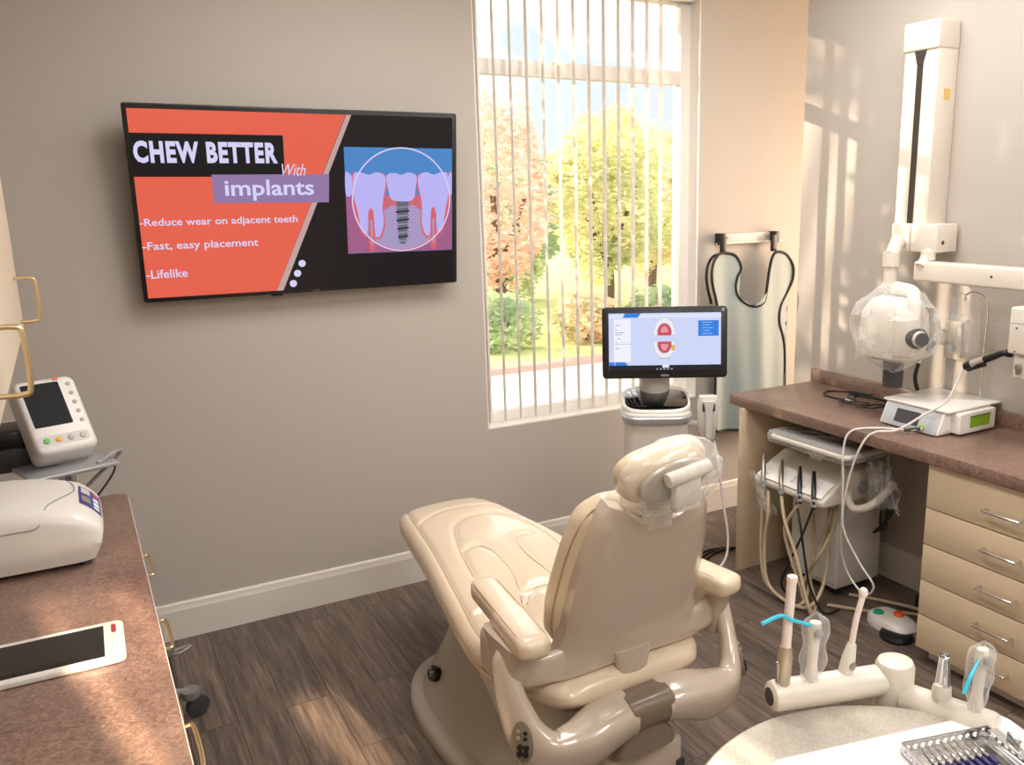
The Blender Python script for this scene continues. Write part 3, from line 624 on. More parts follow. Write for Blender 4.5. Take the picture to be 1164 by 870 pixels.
def cushion():
    rings = []; NY = 150; NS = 150; ey = 1.03
    for j in range(NY + 1):
        q = j / NY; y = -.30 + 1.33 * q
        w = lerp_table(WT, y); zt = lerp_table(ZT, y); th = lerp_table(TH, y)
        e = min((y + .30) / .05, (ey - y) / .06, 1.0); k = math.sqrt(max(0, 1 - (1 - max(e, 0)) ** 2)); hh = th / 2 * (.25 + .75 * k)
        zc = zt - th / 2; r = []
        for a, c in superell(w * (.93 + .07 * k), hh, 3.0, NS):
            z = zc + c
            if c > 0:
                up = min(1, c / hh * 1.6)
                z += .012 * math.sin(min(1, max(0, (w - abs(a)) / w)) * PI / 2) * (1 if y > .2 else -1.4) * max(0, 1 - abs(y - (.6 if y > .2 else 0)) / .5)
                dd = 0
                for pts, sw, sd in seams:
                    s_ = seg_dist(a, y, pts)
                    if s_ < sw * 3.2: dd = max(dd, sd * math.exp(-(s_ / sw) ** 2))
                z -= dd * up
            r.append(Vector((a, y, z)))
        rings.append(r)
    return MB().rings(rings)
cu = cushion().build('seat_cushion', M_LEATHER, ch, angle=180)
M_SEAM = mat('leather seam', '#B29A78', .5)
from mathutils.bvhtree import BVHTree as _B
_bv = _B.FromPolygons([v.co for v in cu.data.vertices], [p.vertices for p in cu.data.polygons])
for pts in perim + [thigh, arcs[0], arcs[1], cross, hump]:
    P = [_bv.ray_cast(Vector((v.x, v.y, 2)), Vector((0, 0, -1)))[0] for v in spline([(a, c, 0) for a, c in pts], 1 if len(pts) > 20 else 5)]
    MB().tube([p + Vector((0, 0, -.0002)) for p in P if p is not None], .0015, 6, 0).build('seam', M_SEAM, cu)
# side piping of the cushion
for sx in (-1, 1):
    MB().tube([(sx * (lerp_table(WT, y) + .0005), y, lerp_table(ZT, y) - lerp_table(TH, y) * .50) for y in [(-.2 + 1.1 * k / 20) for k in range(21)]], .0022, 6, 2).build('seam', M_SEAM, cu)
# under body of the legrest and seat
def slab(name, tab, mtl, e=4.0, bevel=None):
    return MB().rings([[Vector((cx + a, y + 0 * c, zc + c)) for a, c in superell(w, h, e, 40)] for y, cx, w, zc, h in tab]).build(name, mtl, ch, angle=40)
slab('underbody', [(-.20, 0, .10, .38, .02), (-.19, 0, .17, .38, .05), (.0, 0, .215, .375, .08), (.25, 0, .215, .38, .07), (.5, 0, .16, .415, .03), (.8, 0, .12, .448, .012), (.86, 0, .09, .45, .008)], M_SHELL)
MB().rings([[Vector((a, cy + c, z)) for a, c in superell(w, d, 4.5, 48)] for z, w, cy, d in ((.06, .20, -.05, .10), (.16, .215, -.02, .145), (.28, .232, .05, .215), (.37, .245, .12, .29), (.405, .245, .135, .31), (.415, .22, .14, .28))]).build('lift_housing', M_CREAMP, ch, angle=50)
# base plate and front hump
def base_ring(z, k, off=0.0, cy=.30): return [Vector((a, cy + c, z)) for a, c in superell(.335 * k - off, .54 * k - off, 2.6, 56)]
bp_ = MB().rings([base_ring(.0, 1), base_ring(.022, 1), base_ring(.036, .985), base_ring(.044, .955), base_ring(.048, .90)]).build('base_plate', M_BASE, ch, angle=50)
def hump_ring(z, a_, b_, cy, e=2.8): return [Vector((a, cy + c, z)) for a, c in superell(a_, b_, e, 56)]
MB().rings([hump_ring(.044, .29, .43, .34), hump_ring(.08, .265, .40, .35), hump_ring(.15, .215, .335, .40), hump_ring(.22, .165, .255, .46), hump_ring(.265, .135, .20, .495), hump_ring(.285, .115, .175, .505), hump_ring(.29, .09, .15, .505)]).build('base_cover', M_BASE, ch, angle=60)
km = basis((-.238, .54, .115), (.05, 1, .02), (-.55, 0, -.85)) @ Matrix.Rotation(PI, 4, 'X')
kp = MB().lathe([(.0, -.012), (.034, -.012), (.036, .004), (.033, .010), (.0, .011)], (-.236, .545, .125), (-.86, .03, .50), 30, sy=.7).build('control_pad', M_BLACK, ch)
for k, (dy, dz) in enumerate(((.0, .0), (.014, .008), (-.014, .008), (.0, .02), (.0, -.016))):
    MB().cyl((-.244, .545 + dy, .132 + dz * .8), (-.250, .545 + dy, .135 + dz * .8), .0045).build('key', M_GREY, kp)
# rear pedestal block with release lever
MB().box((.02, -.24, .18), (.25, .16, .13), .022, 3).build('pedestal_block', M_SHELL, ch)
lv = MB(); lv.cyl((.10, -.325, .105), (.165, -.325, .115), .026, bev=.006); lv.box((.13, -.305, .14), (.03, .04, .06), .006); lv.build('release_lever', M_DGREY, ch)
MB().box((.13, -.327, .108), (.022, .056, .03), .005).build('lever_pad', M_TAUPE, ch)

# backrest: padded front and hard rear shell, reclined
BK = Matrix.Translation((0, -.27, .57)) @ Matrix.Rotation(math.atan(.30), 4, 'X')      # local z runs up the back
def back_pad():
    rings = []; N = 60
    HW = [(-.06, .175), (-.02, .207), (.06, .222), (.2, .214), (.30, .198), (.37, .172), (.41, .125)]
    for j in range(41):
        q = j / 40; z = -.06 + .47 * q; hw = lerp_table(HW, z); e = min((z + .06) / .05, (.41 - z) / .06, 1); k = math.sqrt(max(0, 1 - (1 - max(0, e)) ** 2))
        d = .058 * (.2 + .8 * k); yc = .072
        r = []
        for a, c in superell(hw * (.96 + .04 * k), d, 2.8, N):
            dish = .018 * max(0, 1 - (a / hw) ** 2) if c > 0 else 0
            r.append(Vector((a + .010, yc + c - dish - .10 * (abs(a) / .23) ** 2 * -.25, z)))
        rings.append(r)
    return MB().rings(rings)
pad = back_pad().move(BK).build('backrest', M_LEATHER, ch, angle=180)
MB().tube([BK @ Vector((sx_ * 1.0 + .010, .050 + .025 * (sx_ / .23) ** 2, z)) for sx_, z in [(-.205, -.01), (-.219, .06), (-.211, .2), (-.195, .30), (-.168, .366), (-.13, .392), (0, .402), (.13, .392), (.168, .366), (.195, .30), (.211, .2), (.219, .06), (.205, -.01)]], .0025, 6).build('seam', M_SEAM, pad)
def back_shell():
    HW = [(-.078, .285), (-.055, .262), (-.03, .232), (.02, .212), (.10, .206), (.2, .198), (.30, .182), (.37, .160), (.41, .130)]
    def P(u, v, y0, s=1.0):
        x_ = u * 2 - 1; zb = -.078 + .010 * math.cos(x_ * PI); zt = .355 + .055 * min(1, abs(x_) / .8) ** 1.6
        z = zb + (zt - zb) * v; hw = lerp_table(HW, z if z < .3 else .3 + (z - .3) * .9) * s
        x = x_ * hw
        return BK @ Vector((x + .012, y0 + .030 * abs(x_) ** 6 + .012 * x_ * x_ + .018 * max(0, v - .9) / .1 * .4, z))
    b = MB(); N = 48; Mv = 40; t = bmesh.new()
    A = [[t.verts.new(P(i / N, j / Mv, -.022)) for j in range(Mv + 1)] for i in range(N + 1)]
    Bq = [[t.verts.new(P(i / N, j / Mv, .016, .985)) for j in range(Mv + 1)] for i in range(N + 1)]
    for i in range(N):
        for j in range(Mv):
            t.faces.new((A[i][j], A[i + 1][j], A[i + 1][j + 1], A[i][j + 1])); t.faces.new((Bq[i][j], Bq[i][j + 1], Bq[i + 1][j + 1], Bq[i + 1][j]))
    for i in range(N):
        t.faces.new((A[i][0], Bq[i][0], Bq[i + 1][0], A[i + 1][0])); t.faces.new((A[i][Mv], A[i + 1][Mv], Bq[i + 1][Mv], Bq[i][Mv]))
    for j in range(Mv):
        t.faces.new((A[0][j], A[0][j + 1], Bq[0][j + 1], Bq[0][j])); t.faces.new((A[N][j], Bq[N][j], Bq[N][j + 1], A[N][j + 1]))
    b._add(t)
    # wings that carry the armrests
    for sx in (-1, 1):
        path = spline([(sx * .15, -.240, .528), (sx * .21, -.243, .528), (sx * .265, -.240, .528), (sx * .312, -.215, .532), (sx * .336, -.165, .542), (sx * .34, -.10, .55)], 6)
        rings = []
        for i, p in enumerate(path):
            d = (path[min(i + 1, len(path) - 1)] - path[max(i - 1, 0)]).normalized(); n = Vector((d.y, -d.x, 0)).normalized(); q = i / (len(path) - 1)
            hh = .052 - .012 * math.sin(min(1, q * 1.6) * PI) + .012 * max(0, q - .6) / .4; tt = .016
            rings.append([p + n * a + Vector((0, 0, c)) for a, c in superell(tt, hh, 3.2, 28)])
        b.rings(rings)
    # centre tab
    b.rings([[Vector((x + a, -.272 - (0.0), z + 0 * c)) + Vector((0, c, 0)) for a, c in superell(w, .020, 3.5, 28)] for z, w, x in ((.53, .06, 0), (.50, .052, 0), (.46, .042, 0), (.41, .038, 0), (.37, .036, 0), (.362, .03, 0))])
    return b
back_shell().build('back_shell', M_SHELL, ch, angle=50)
h = MB(); h.box((0, -.268, .375), (.082, .05, .03), .006); h.build('hinge_block', M_GREY, ch)

# armrests
for sx in (-1, 1):
    M_A = Matrix.Translation((sx * .285, -.118, .632)) @ Matrix.Rotation(sx * math.radians(7), 4, 'Z')
    rings = []
    for k in range(31):
        y = -.21 + .42 * k / 30; e = min((y + .21) / .03, (.21 - y) / .045, 1); kk = math.sqrt(max(0, 1 - (1 - max(e, 0)) ** 2))
        rings.append([M_A @ Vector((a, y, c + (.0 if c > 0 else 0))) for a, c in superell((.040 + .004 * (y < 0)) * (.45 + .55 * kk), .031 * (.4 + .6 * kk), 3.2, 40)])
    arm = MB().rings(rings).build('armrest', M_LEATHER, ch, angle=180)
    lp = [M_A @ Vector((.034 * math.copysign(1, q) * (1 if abs(p) < .165 else .8), p, .0245)) for p, q in ([(y, -1) for y in (-.175, -.12, 0, .12, .17)] + [(y, 1) for y in (.17, .12, 0, -.12, -.175)])]
    MB().tube(lp, .0018, 6, 5, closed=True).build('seam', M_SEAM, arm)
    MB().rings([[Vector((sx * .325 + a, -.19 + c, z)) for a, c in superell(w, d, 3.5, 28)] for z, w, d in ((.615, .028, .10), (.58, .030, .085), (.54, .030, .07), (.47, .026, .055), (.455, .02, .045))]).build('arm_post', M_SHELL, ch)
    MB().cyl((sx * .312, -.18, .53), (sx * .335, -.185, .53), .050, bev=.012).build('arm_pivot', M_BASE, ch)
# glossy yoke behind and below the seat
def yoke(sx):
    path = spline([(sx * .338, -.195, .600), (sx * .346, -.215, .55), (sx * .346, -.25, .475), (sx * .328, -.295, .395), (sx * .285, -.326, .348), (sx * .21, -.336, .348), (sx * .14, -.330, .368), (sx * .075, -.322, .378), (sx * .05, -.322, .378)], 8)
    W_ = [(0, .010), (.04, .020), (.2, .036), (.45, .058), (.6, .068), (.8, .056), (1, .046)]; T_ = [(0, .008), (.05, .018), (.3, .026), (.5, .040), (.7, .060), (1, .062)]
    rings = []; n_ = len(path)
    for i, p in enumerate(path):
        d = (path[min(i + 1, n_ - 1)] - path[max(i - 1, 0)]).normalized(); q = i / (n_ - 1)
        side = Vector((-sx, .35, 0)).lerp(Vector((0, 1, 0.35)), min(1, q * 1.5)).normalized()         # towards the chair
        side = (side - d * side.dot(d)).normalized(); up = d.cross(side)
        rings.append([p + up * a + side * c for a, c in superell(lerp_table(W_, q), lerp_table(T_, q), 2.7, 36)])
    return rings
for sx in (-1, 1): MB().rings(yoke(sx)).build('yoke_arm', M_SHELL, ch, angle=60)
cn = MB(); cn.rings([[Vector((x, -.318 + a * .95, .382 + c - .0 * a)) for a, c in superell(.066, .047, 2.8, 36)] for x in (-.066, -.06, 0, .06, .066)]); cn.build('yoke_centre', M_TAUPE, ch)
MB().rings([[Vector((a, -.305 + c, z)) for a, c in superell(w, d, 3, 32)] for z, w, d in ((.35, .055, .05), (.30, .085, .06), (.27, .10, .065))]).build('yoke_stem', M_TAUPE, ch)
for sx in (-1, 1):
    c0 = Vector((sx * .405, -.245, .405)); n_ = Vector((sx * .72, -.66, .10)).normalized()
    c0 = Vector((sx * .350, -.312, .400)) + n_ * .006
    up = Vector((-sx * .05, .30, .95)); pm = basis(c0, up.cross(n_), up)
    kp = MB().prism(circ(0, 0, .026, 36, .050), pm @ Matrix.Translation((0, 0, -.02)), .022, .003).build('control_pad', M_TAUPE, ch)
    for k in range(4):
        a = k * PI / 2 + .6; MB().cyl(pm @ Vector((.011 * math.cos(a), -.020 + .011 * math.sin(a), .001)), pm @ Vector((.011 * math.cos(a), -.020 + .011 * math.sin(a), .006)), .0075).build('key', M_BLACK, kp)
    for k, (x, y) in enumerate(((.010, .008), (.012, .022), (-.008, .012), (-.006, .028))): MB().cyl(pm @ Vector((x, y, .001)), pm @ Vector((x, y, .005)), .0048).build('key', M_BLACK if k < 2 else M_GREY, kp)
# headrest with its hinge and plastic cover
HM = Matrix.Translation((-.008, -.395, 1.060)) @ Matrix.Rotation(math.radians(13), 4, 'X') @ Matrix.Rotation(math.radians(-9), 4, 'Y')
rings = []
for k in range(41):
    x = -.122 + .244 * k / 40; kk = math.sqrt(max(0, 1 - (abs(x) / .122) ** 3.2))
    rings.append([HM @ Vector((x, c - .02 + .018 * (x / .14) ** 2, a)) for a, c in superell(.068 * (.22 + .78 * kk), .046 * (.35 + .65 * kk), 2.6, 40)])
hr = MB().rings(rings).build('headrest', M_LEATHER, ch, angle=180)
MB().prism([(.098 * math.cos(2 * PI * k / 40), .050 * math.sin(2 * PI * k / 40)) for k in range(40)], HM @ Matrix.Translation((0, -.074, -.004)) @ Matrix.Rotation(PI / 2, 4, 'X') @ Matrix.Scale(-1, 4, (0, 0, 1)), .02, .006).build('rear_plate', M_BASE, hr)
hb = MB(); hb.cyl(HM @ Vector((-.042, -.094, .024)), HM @ Vector((.078, -.094, .024)), .0175, bev=.004); hb.box(HM @ Vector((.014, -.092, -.022)), (.078, .026, .10), .009, 2)
hb.build('hinge', M_CREAMP, hr)
MB().box(BK @ Vector((.006, .012, .40)), (.084, .03, .13), .01).build('hinge_arm', M_CREAMP, hr)
for k in (-1, 1): MB().cyl(HM @ Vector((.014 + .026 * k, -.106, -.05)), HM @ Vector((.014 + .026 * k, -.109, -.05)), .005).build('screw', M_GREY, hr)
cv = MB(); cv.sphere((0, 0, 0), 1.0, 4, (.138, .078, .088), crumple(3.1, .12, 2.4)); cv.move(HM @ Matrix.Translation((.005, -.045, -.004))); cv.build('plastic_cover', M_FILM, hr, angle=14, label='clear crinkled plastic cover')
# ------------------------------------------------------------------ right worktop, knee space and drawers
KZ = 0.807
o = MB().bb((2.488, -.3, KZ - .045), (XR - .002, 3.006, KZ), .003).build('worktop', M_LAM)
tag(o, 'brown speckled laminate worktop with a backsplash along the right wall', 'worktop')
MB().bb((XR - .022, -.3, KZ - .001), (XR - .0015, 3.004, KZ + .062), .002).build('backsplash', M_LAM, o)
o = MB().bb((2.470, 2.895, 0), (XR - .02, 2.915, KZ - .046), .001).build('support_panel', M_CAB)
tag(o, 'upright cream end panel holding up the right worktop beside the knee space', 'panel')
dc = thing('drawer_cabinet', 'cream cabinet of five drawers with steel pulls under the right worktop', 'cabinet', (2.508, .6, 0))
MB().bb((.02, 0, .055), (XR - 2.508 - .02, 1.343, KZ - .046)).build('body', M_CAB, dc)
MB().bb((.06, 0, 0), (XR - 2.508 - .02, 1.325, .056)).build('toe_kick', M_WHITE, dc)
ZB = [.058, .19, .324, .46, .597, .757]
for k in range(5):
    for y0, y1 in ((.74, 1.342), (.0, .736)):
        d = MB().bb((0, y0, ZB[k] + .0022), (.02, y1 - .001, ZB[k + 1] - .0022), .0012).build('drawer', M_CAB, dc)
        zc = (ZB[k] + ZB[k + 1]) / 2 - (.012 if k == 4 else 0); yc = 1.036 if y0 > .5 else .3
        pull((0, yc - .065, zc), (0, yc + .065, zc), (-.032, 0, 0), r=.0042, parent=d, m=M_CHROME)

# ------------------------------------------------------------------ x-ray column, arm and head on the right wall
xc = thing('xray_wall_unit', 'ivory dental x-ray wall column with its horizontal arm on the right wall', 'x-ray unit', (XR - .002, 2.405, 1.44))
def X(x, y, z): return (x - XR + .002, y - 2.405, z - 1.44)
MB().bb(X(2.885, 2.330, 1.55), X(2.9995, 2.487, 2.215), .006).build('column', M_OFFW, xc)
MB().bb(X(2.877, 2.327, 2.20), X(2.999, 2.492, 2.305), .008, 3).build('cap', M_OFFW, xc)
MB().bb(X(2.8835, 2.396, 1.555), X(2.8865, 2.424, 2.202)).build('belt', mat('dark rubber belt', '#3A322B', .6), xc)
MB().prism([(-.014, 0), (.014, 0), (.028, .05), (-.028, .05)], basis(X(2.8832, 2.410, 2.153), (0, -1, 0), (0, 0, 1)), .002).build('belt_guide', mat('dark rubber belt', '#3A322B'), xc)
b = MB(); b.bb(X(2.865, 2.262, 1.452), X(2.985, 2.385, 1.560), .006); b.bb(X(2.862, 2.390, 1.452), X(2.985, 2.478, 1.560), .006); b.build('carriage', M_OFFW, xc)
MB().cyl(X(2.90, 2.2615, 1.49), X(2.90, 2.2600, 1.49), .008).build('lock_screw', M_DGREY, xc)
MB().bb(X(2.93, 2.3295, 2.02), X(2.965, 2.3285, 2.06)).build('sticker', mat('yellow sticker', '#E7C56A', .5), xc)
b = MB(); b.cyl(X(2.83, 2.30, 1.40), X(2.88, 2.30, 1.455), .020); b.lathe([(.028, 0), (.028, .02), (.022, .022), (.022, .028), (.028, .03), (.028, .062)], X(2.87, 2.30, 1.395), n=24); b.build('arm_pivot', M_OFFW, xc)
MB().bb(X(2.83, 1.30, 1.343), X(2.90, 2.335, 1.420), .010, 3).build('arm', M_OFFW, xc)
b = MB(); b.lathe([(.034, 0), (.034, .055), (.026, .056), (.026, .13)], X(2.80, 2.415, 1.452), (0, 0, -1), n=24); b.tube([X(2.84, 2.42, 1.50), X(2.80, 2.415, 1.44)], .028, 12, 0); b.build('hanger_pivot', M_OFFW, xc)
MB().lathe([(.0, 0), (.004, 0), (.004, .003), (0, .003)], X(2.829, 1.99, 1.385), (-1, 0, 0), n=12).build('screw', M_DGREY, xc)

xh = thing('xray_tube_head', 'ivory x-ray tube head with a black cone inside a clear plastic bag', 'x-ray unit', (2.74, 2.33, 1.16))
b = MB(); b.rings([[Vector((a, c, z)) for a, c in superell(w, d, 3.4, 40)] for z, w, d in ((-.115, .060, .085), (-.10, .085, .115), (-.02, .092, .128), (.07, .088, .120), (.115, .07, .09), (.128, .05, .06))])
b.build('housing', M_OFFW, xh, angle=50)
MB().prism([(-.052, -.085), (.03, -.085), (.03, .062), (.012, .085), (-.052, .085)], basis((-.04, -.105, 0), (.55, -.84, 0), (0, 0, 1)), .03, .008).build('side_plate', M_OFFW, xh)
b = MB(); b.tube([(.03, .03, .158), (.02, -.06, .148), (-.02, -.105, .11), (-.03, -.125, .03), (-.03, -.128, -.01)], .026, 14); b.build('yoke_arm', M_OFFW, xh)
b = MB(); b.cyl((-.025, -.10, -.012), (-.040, -.155, -.012), .040, bev=.006); b.build('pivot_knob', M_DGREY, xh)
MB().cyl((-.030, -.118, -.012), (-.046, -.168, -.012), .030, bev=.005).build('pivot_cap', M_OFFW, xh)
MB().cyl((-.048, -.172, -.012), (-.050, -.176, -.012), .026).build('dial', mat('slate dial', '#5A5A5C', .4), xh)
MB().lathe([(.044, 0), (.040, .03), (.038, .118), (.034, .118), (.033, .03), (0, .03)], (-.0, -.01, -.105), (0, 0, -1), n=28).build('cone', M_DGREY, xh)
cv = MB(); cv.sphere((-.0, -.005, .012), 1.0, 3, (.136, .166, .160), crumple(8.2, .26, 2.3))
for v in cv.bm.verts:
    if v.co.z > .10: k = (v.co.z - .10) / .1; v.co.x *= 1 - .35 * k; v.co.y *= 1 - .35 * k
cv.build('plastic_bag', M_FILMH, xh, angle=10, label='clear crinkled plastic bag')

# second ivory box of the wall unit at the picture edge
ab = thing('xray_control_box', 'ivory wall box with a round knob at the right edge of the picture', 'control box', (2.78, 1.80, 1.20))
MB().bb((-.04, -.17, -.06), (.215, .045, .10), .008, 3).build('housing', M_OFFW, ab)
MB().bb((-.0405, -.165, .045), (-.039, .04, .047)).build('seam', M_GREY, ab)
MB().lathe([(.018, 0), (.018, .05), (.014, .052), (.014, .07)], (.02, .0, .10), n=20).build('post', M_OFFW, ab)
MB().bb((-.02, -.17, -.145), (.215, .03, -.06), .006).build('lower_housing', M_OFFW, ab)
b = MB(); b.cyl((-.02, .005, -.105), (-.034, .005, -.105), .012, bev=.003); b.cyl((-.02, .005, -.122), (-.03, .005, -.122), .008); b.build('knob', M_STEEL, ab)
for z in (.03, -.05): MB().cyl((-.040, .015, z), (-.042, .015, z), .003).build('screw', M_DGREY, ab)

# wall outlet, plug and cable
ou = thing('wall_outlet', 'cream wall outlet behind the clear fluid bag', 'outlet', (XR - .001, 2.255, 1.105))
MB().prism(rrect(.078, .150, .006, 3), basis((0, 0, 0), (0, -1, 0), (0, 0, 1)), .006, .002).build('plate', mat('cream plate', '#E8DFCB', .4), ou)
MB().prism(rrect(.034, .11, .003, 2), basis((-.006, 0, 0), (0, -1, 0), (0, 0, 1)), .0015).build('socket', mat('cream socket', '#DCD1BA', .4), ou)
pg = thing('power_plug', 'white plug with a black cable running down from the wall outlet', 'plug', (XR - .008, 2.285, 1.115))
MB().lathe([(.0, 0), (.028, 0), (.033, .012), (.031, .035), (.018, .045), (0, .046)], (0, 0, 0), (-1, .1, 0), 24).build('plug_body', mat('white plug', '#DDD8D0', .4), pg)
MB().cyl((-.03, .02, -.015), (-.055, .045, -.055), .013, .010).build('strain_relief', M_BLACK, pg)
MB().tube([(-.052, .043, -.05), (-.062, .062, -.085), (-.066, .068, -.11)], .0095, 10).build('cable_tag', M_WHITE, pg)
MB().tube([(-.066, .068, -.108), (-.072, .075, -.17), (-.068, .06, -.23), (-.06, .045, -.29), (-.06, .04, -.302)], .0085, 10).build('cable', M_BLACK, pg)
MB().cyl((-.0, -.035, -.04), (-.028, -.04, -.04), .016, bev=.003).build('adapter', M_GREY, pg)

# surgical motor unit with fluid bag pole
un = thing('surgical_motor_unit', 'white surgical motor unit with a grey touch screen on the right worktop', 'medical device', (2.655, 2.03, KZ), math.radians(1.0))
prof = [(.0, .006), (.002, .0), (.31, .0), (.31, .075), (.05, .085), (.035, .082)]
MB().prism([(p[0], p[1]) for p in prof], basis((0, .265, .004), (1, 0, 0), (0, 0, 1)), .265, .006, 3).build('housing', mat('white enamel', '#EFEBE6', .25, coat=.3), un)
FMx = basis((.0005, .2, .010), (0, -1, 0), (.036, 0, .078))
MB().prism(rrect(.250, .082, .010, 4, .068, .036), FMx @ Matrix.Translation((0, 0, .0)), .0025, .001).build('front_panel', mat('silver grey front', '#B9BDC2', .35, metal=.2), un)
MB().prism(rrect(.108, .052, .002, 2, .052, .038), FMx @ Matrix.Translation((0, 0, .0025)), .001).build('touch_screen', mat('dark screen', '#4A4744', .25), un)
lettering('maker_lettering', 'EyMo', (.130, .165, .046, .060), FMx @ Matrix.Translation((0, 0, .0028)), mat('grey print', '#9C9894'), un)
MB().cyl(FMx @ Vector((.128, .012, .002)), FMx @ Vector((.128, .012, .012)), .008).build('socket', mat('lime ring', '#A8C93A', .4), un)
MB().prism(rrect(.315, .30, .012, 4, .185, .130), Matrix.Translation((0, 0, .088)), .008, .003).build('top_plate', mat('white enamel', '#EFEBE6'), un)
MB().prism(rrect(.21, .08, .010, 4, 0, 0), basis((.175, .002, .046), (1, 0, 0), (0, 0, 1)), .042, .006, 3).build('pump_module', mat('white enamel', '#EFEBE6'), un)
MB().prism(rrect(.115, .042, .004, 3, 0, 0), basis((.185, -.0405, .048), (1, 0, 0), (0, 0, 1)), .001).build('pump_window', mat('lime window', '#8FBF2A', .2, coat=.5), un)
MB().bb((.125, -.042, .066), (.245, -.0405, .071)).build('window_rim', mat('dark lime', '#5C7A22', .3), un)
for x in (.03, .28):
    for y in (.03, .235): MB().cyl((x, y, 0), (x, y, .006), .012).build('foot', M_DGREY, un)
MB().tube([(.300, .045, .095), (.300, .045, .30), (.298, .043, .44), (.290, .060, .492), (.262, .092, .505), (.240, .102, .490), (.236, .100, .472)], .0032, 8).build('bag_pole', M_CHROME, un)
fb = thing('fluid_bag', 'clear plastic fluid bag hanging from the hooked pole on the right worktop', 'fluid bag', (2.89, 2.128, 1.29))
b = MB()
def bagf(sg):
    def fn(u, v):
        w = .056 * (1 - .08 * math.sin(v * PI)); x = (u - .5) * 2; d = .020 * (1 - x * x) * math.sin(min(1, (1 - v) * 1.15) * PI * .62 + .12) * (.4 + .6 * (1 - v))
        z = -.205 + v * .205; zz = z - .012 * (1 - v) * (1 - x * x)
        return Vector((sg * d + .004 * noise.noise(Vector((x * 2, v * 4, sg))), x * w, zz))
    return fn
b.grid(bagf(1), 18, 26); b.grid(bagf(-1), 18, 26)
b.bm.transform(Matrix.Rotation(math.radians(35), 4, 'Z')); fbag = b.build('bag', film('clear bag film', base=.10, edge=.8, rough=.06, bscale=14), fb, angle=180)
R35 = Matrix.Rotation(math.radians(35), 4, 'Z')
MB().tube([R35 @ Vector(q) for q in ((0, -.056, 0), (0, .056, 0), (.002, .053, -.10), (0, .054, -.20), (0, 0, -.216), (0, -.054, -.20), (-.002, -.053, -.10))], .0016, 6, 4, closed=True).build('welded_edge', M_FILMH, fb, label='pale welded edge of the bag')
MB().prism(rrect(.022, .014, .004, 3), R35 @ basis((0, 0, -.235), (0, 1, 0), (0, 0, 1)) , .010).build('port', mat('pale straw port', '#E8D9AE', .4), fb)
for k in range(4): MB().box(R35 @ Vector((-.021, .012 - .024 * (k % 2), -.06 - .022 * k)), (.001, .012, .004)).build('print_mark', M_GREY, fb)
MB().tube([R35 @ Vector((0, .0, -.006)), R35 @ Vector((-.002, .006, .012)), R35 @ Vector((0, .02, .018)), R35 @ Vector((0, .03, .008))], .002, 6).build('hook', M_WHITE, fb)
hp = thing('motor_handpiece', 'black and grey motor handpiece resting above the white surgical unit', 'handpiece', (2.745, 1.985, 1.075))
b = MB(); hd = Vector((.02, -.085, .045)); hx = Vector((0, 0, 0))
b.tube([hx, hx + hd * .55], lambda q: .017 - .003 * q, 14, 0); b.build('grip', mat('taupe grip', '#A59B92', .35), hp)
MB().cyl(hx - hd.normalized() * .022, hx + hd.normalized() * .006, .013, .0185).build('rear_cap', M_BLACK, hp)
MB().box(hx + hd * .25 + Vector((-.004, -.004, -.014)), (.02, .075, .016), .004, rot=Matrix.Rotation(-.45, 3, 'X')).build('lower_grip', M_BLACK, hp)
b = MB(); b.tube([hx + hd * .5, hx + hd * .95, hx + hd * 1.25, hx + hd * 1.35 + Vector((0, -.012, -.004))], lambda q: .013 - .003 * q, 12); b.box(hx + hd * 1.42 + Vector((0, -.01, -.004)), (.022, .02, .028), .004); b.build('head', M_BLACK, hp)
# the handpiece rests on the bag pole with a small clip
MB().tube([hx + hd * .75, hx + hd * .8 + Vector((.10, .02, .0)), Vector((.205, .098, .035))], .003, 8).build('rest_clip', M_STEEL, hp)
mc = thing('motor_cable', 'white motor cable looping off the worktop front down to the floor', 'cable', (2.63, 2.12, KZ))
MB().tube([(.105, -.113, .251), (.09, -.105, .20), (.055, -.09, .13), (.01, -.04, .08), (-.06, .02, .018), (-.13, .07, .006), (-.165, .10, -.06), (-.17, .14, -.20), (-.165, .16, -.38), (-.13, .10, -.52), (-.11, .04, -.60), (-.10, .09, -.66), (-.09, .18, -.62), (-.12, .20, -.52), (-.16, .17, -.40), (-.170, .165, -.22), (-.168, .175, -.08), (-.15, .16, -.006), (-.08, .10, .010), (-.02, .005, .015), (.016, -.030, .022)], .0042, 8).build('cord', M_WCORD, mc)
MB().cyl((-.03, .015, .014), (.012, -.024, .021), .006, .007).build('connector', M_DGREY, mc)
cc = thing('black_cable_coil', 'loosely coiled black cable lying on the right worktop', 'cable', (2.86, 2.50, KZ))
pts = [(.10, -.17, .006), (.02, -.10, .006)]
for k in range(26):
    a = k * .62; r = .072 + .022 * math.sin(k * 1.7); pts.append((-.02 + r * 1.15 * math.cos(a), .05 * math.sin(k * .21) + r * 1.5 * math.sin(a), .006 + .0035 * (k % 3) + .0006 * k))
pts += [(-.06, .16, .006), (-.05, .25, .006), (.02, .28, .006), (.08, .2, .008), (.06, .08, .022)]
MB().tube(pts, .0042, 7, 5).build('cable', M_BLACK, cc)

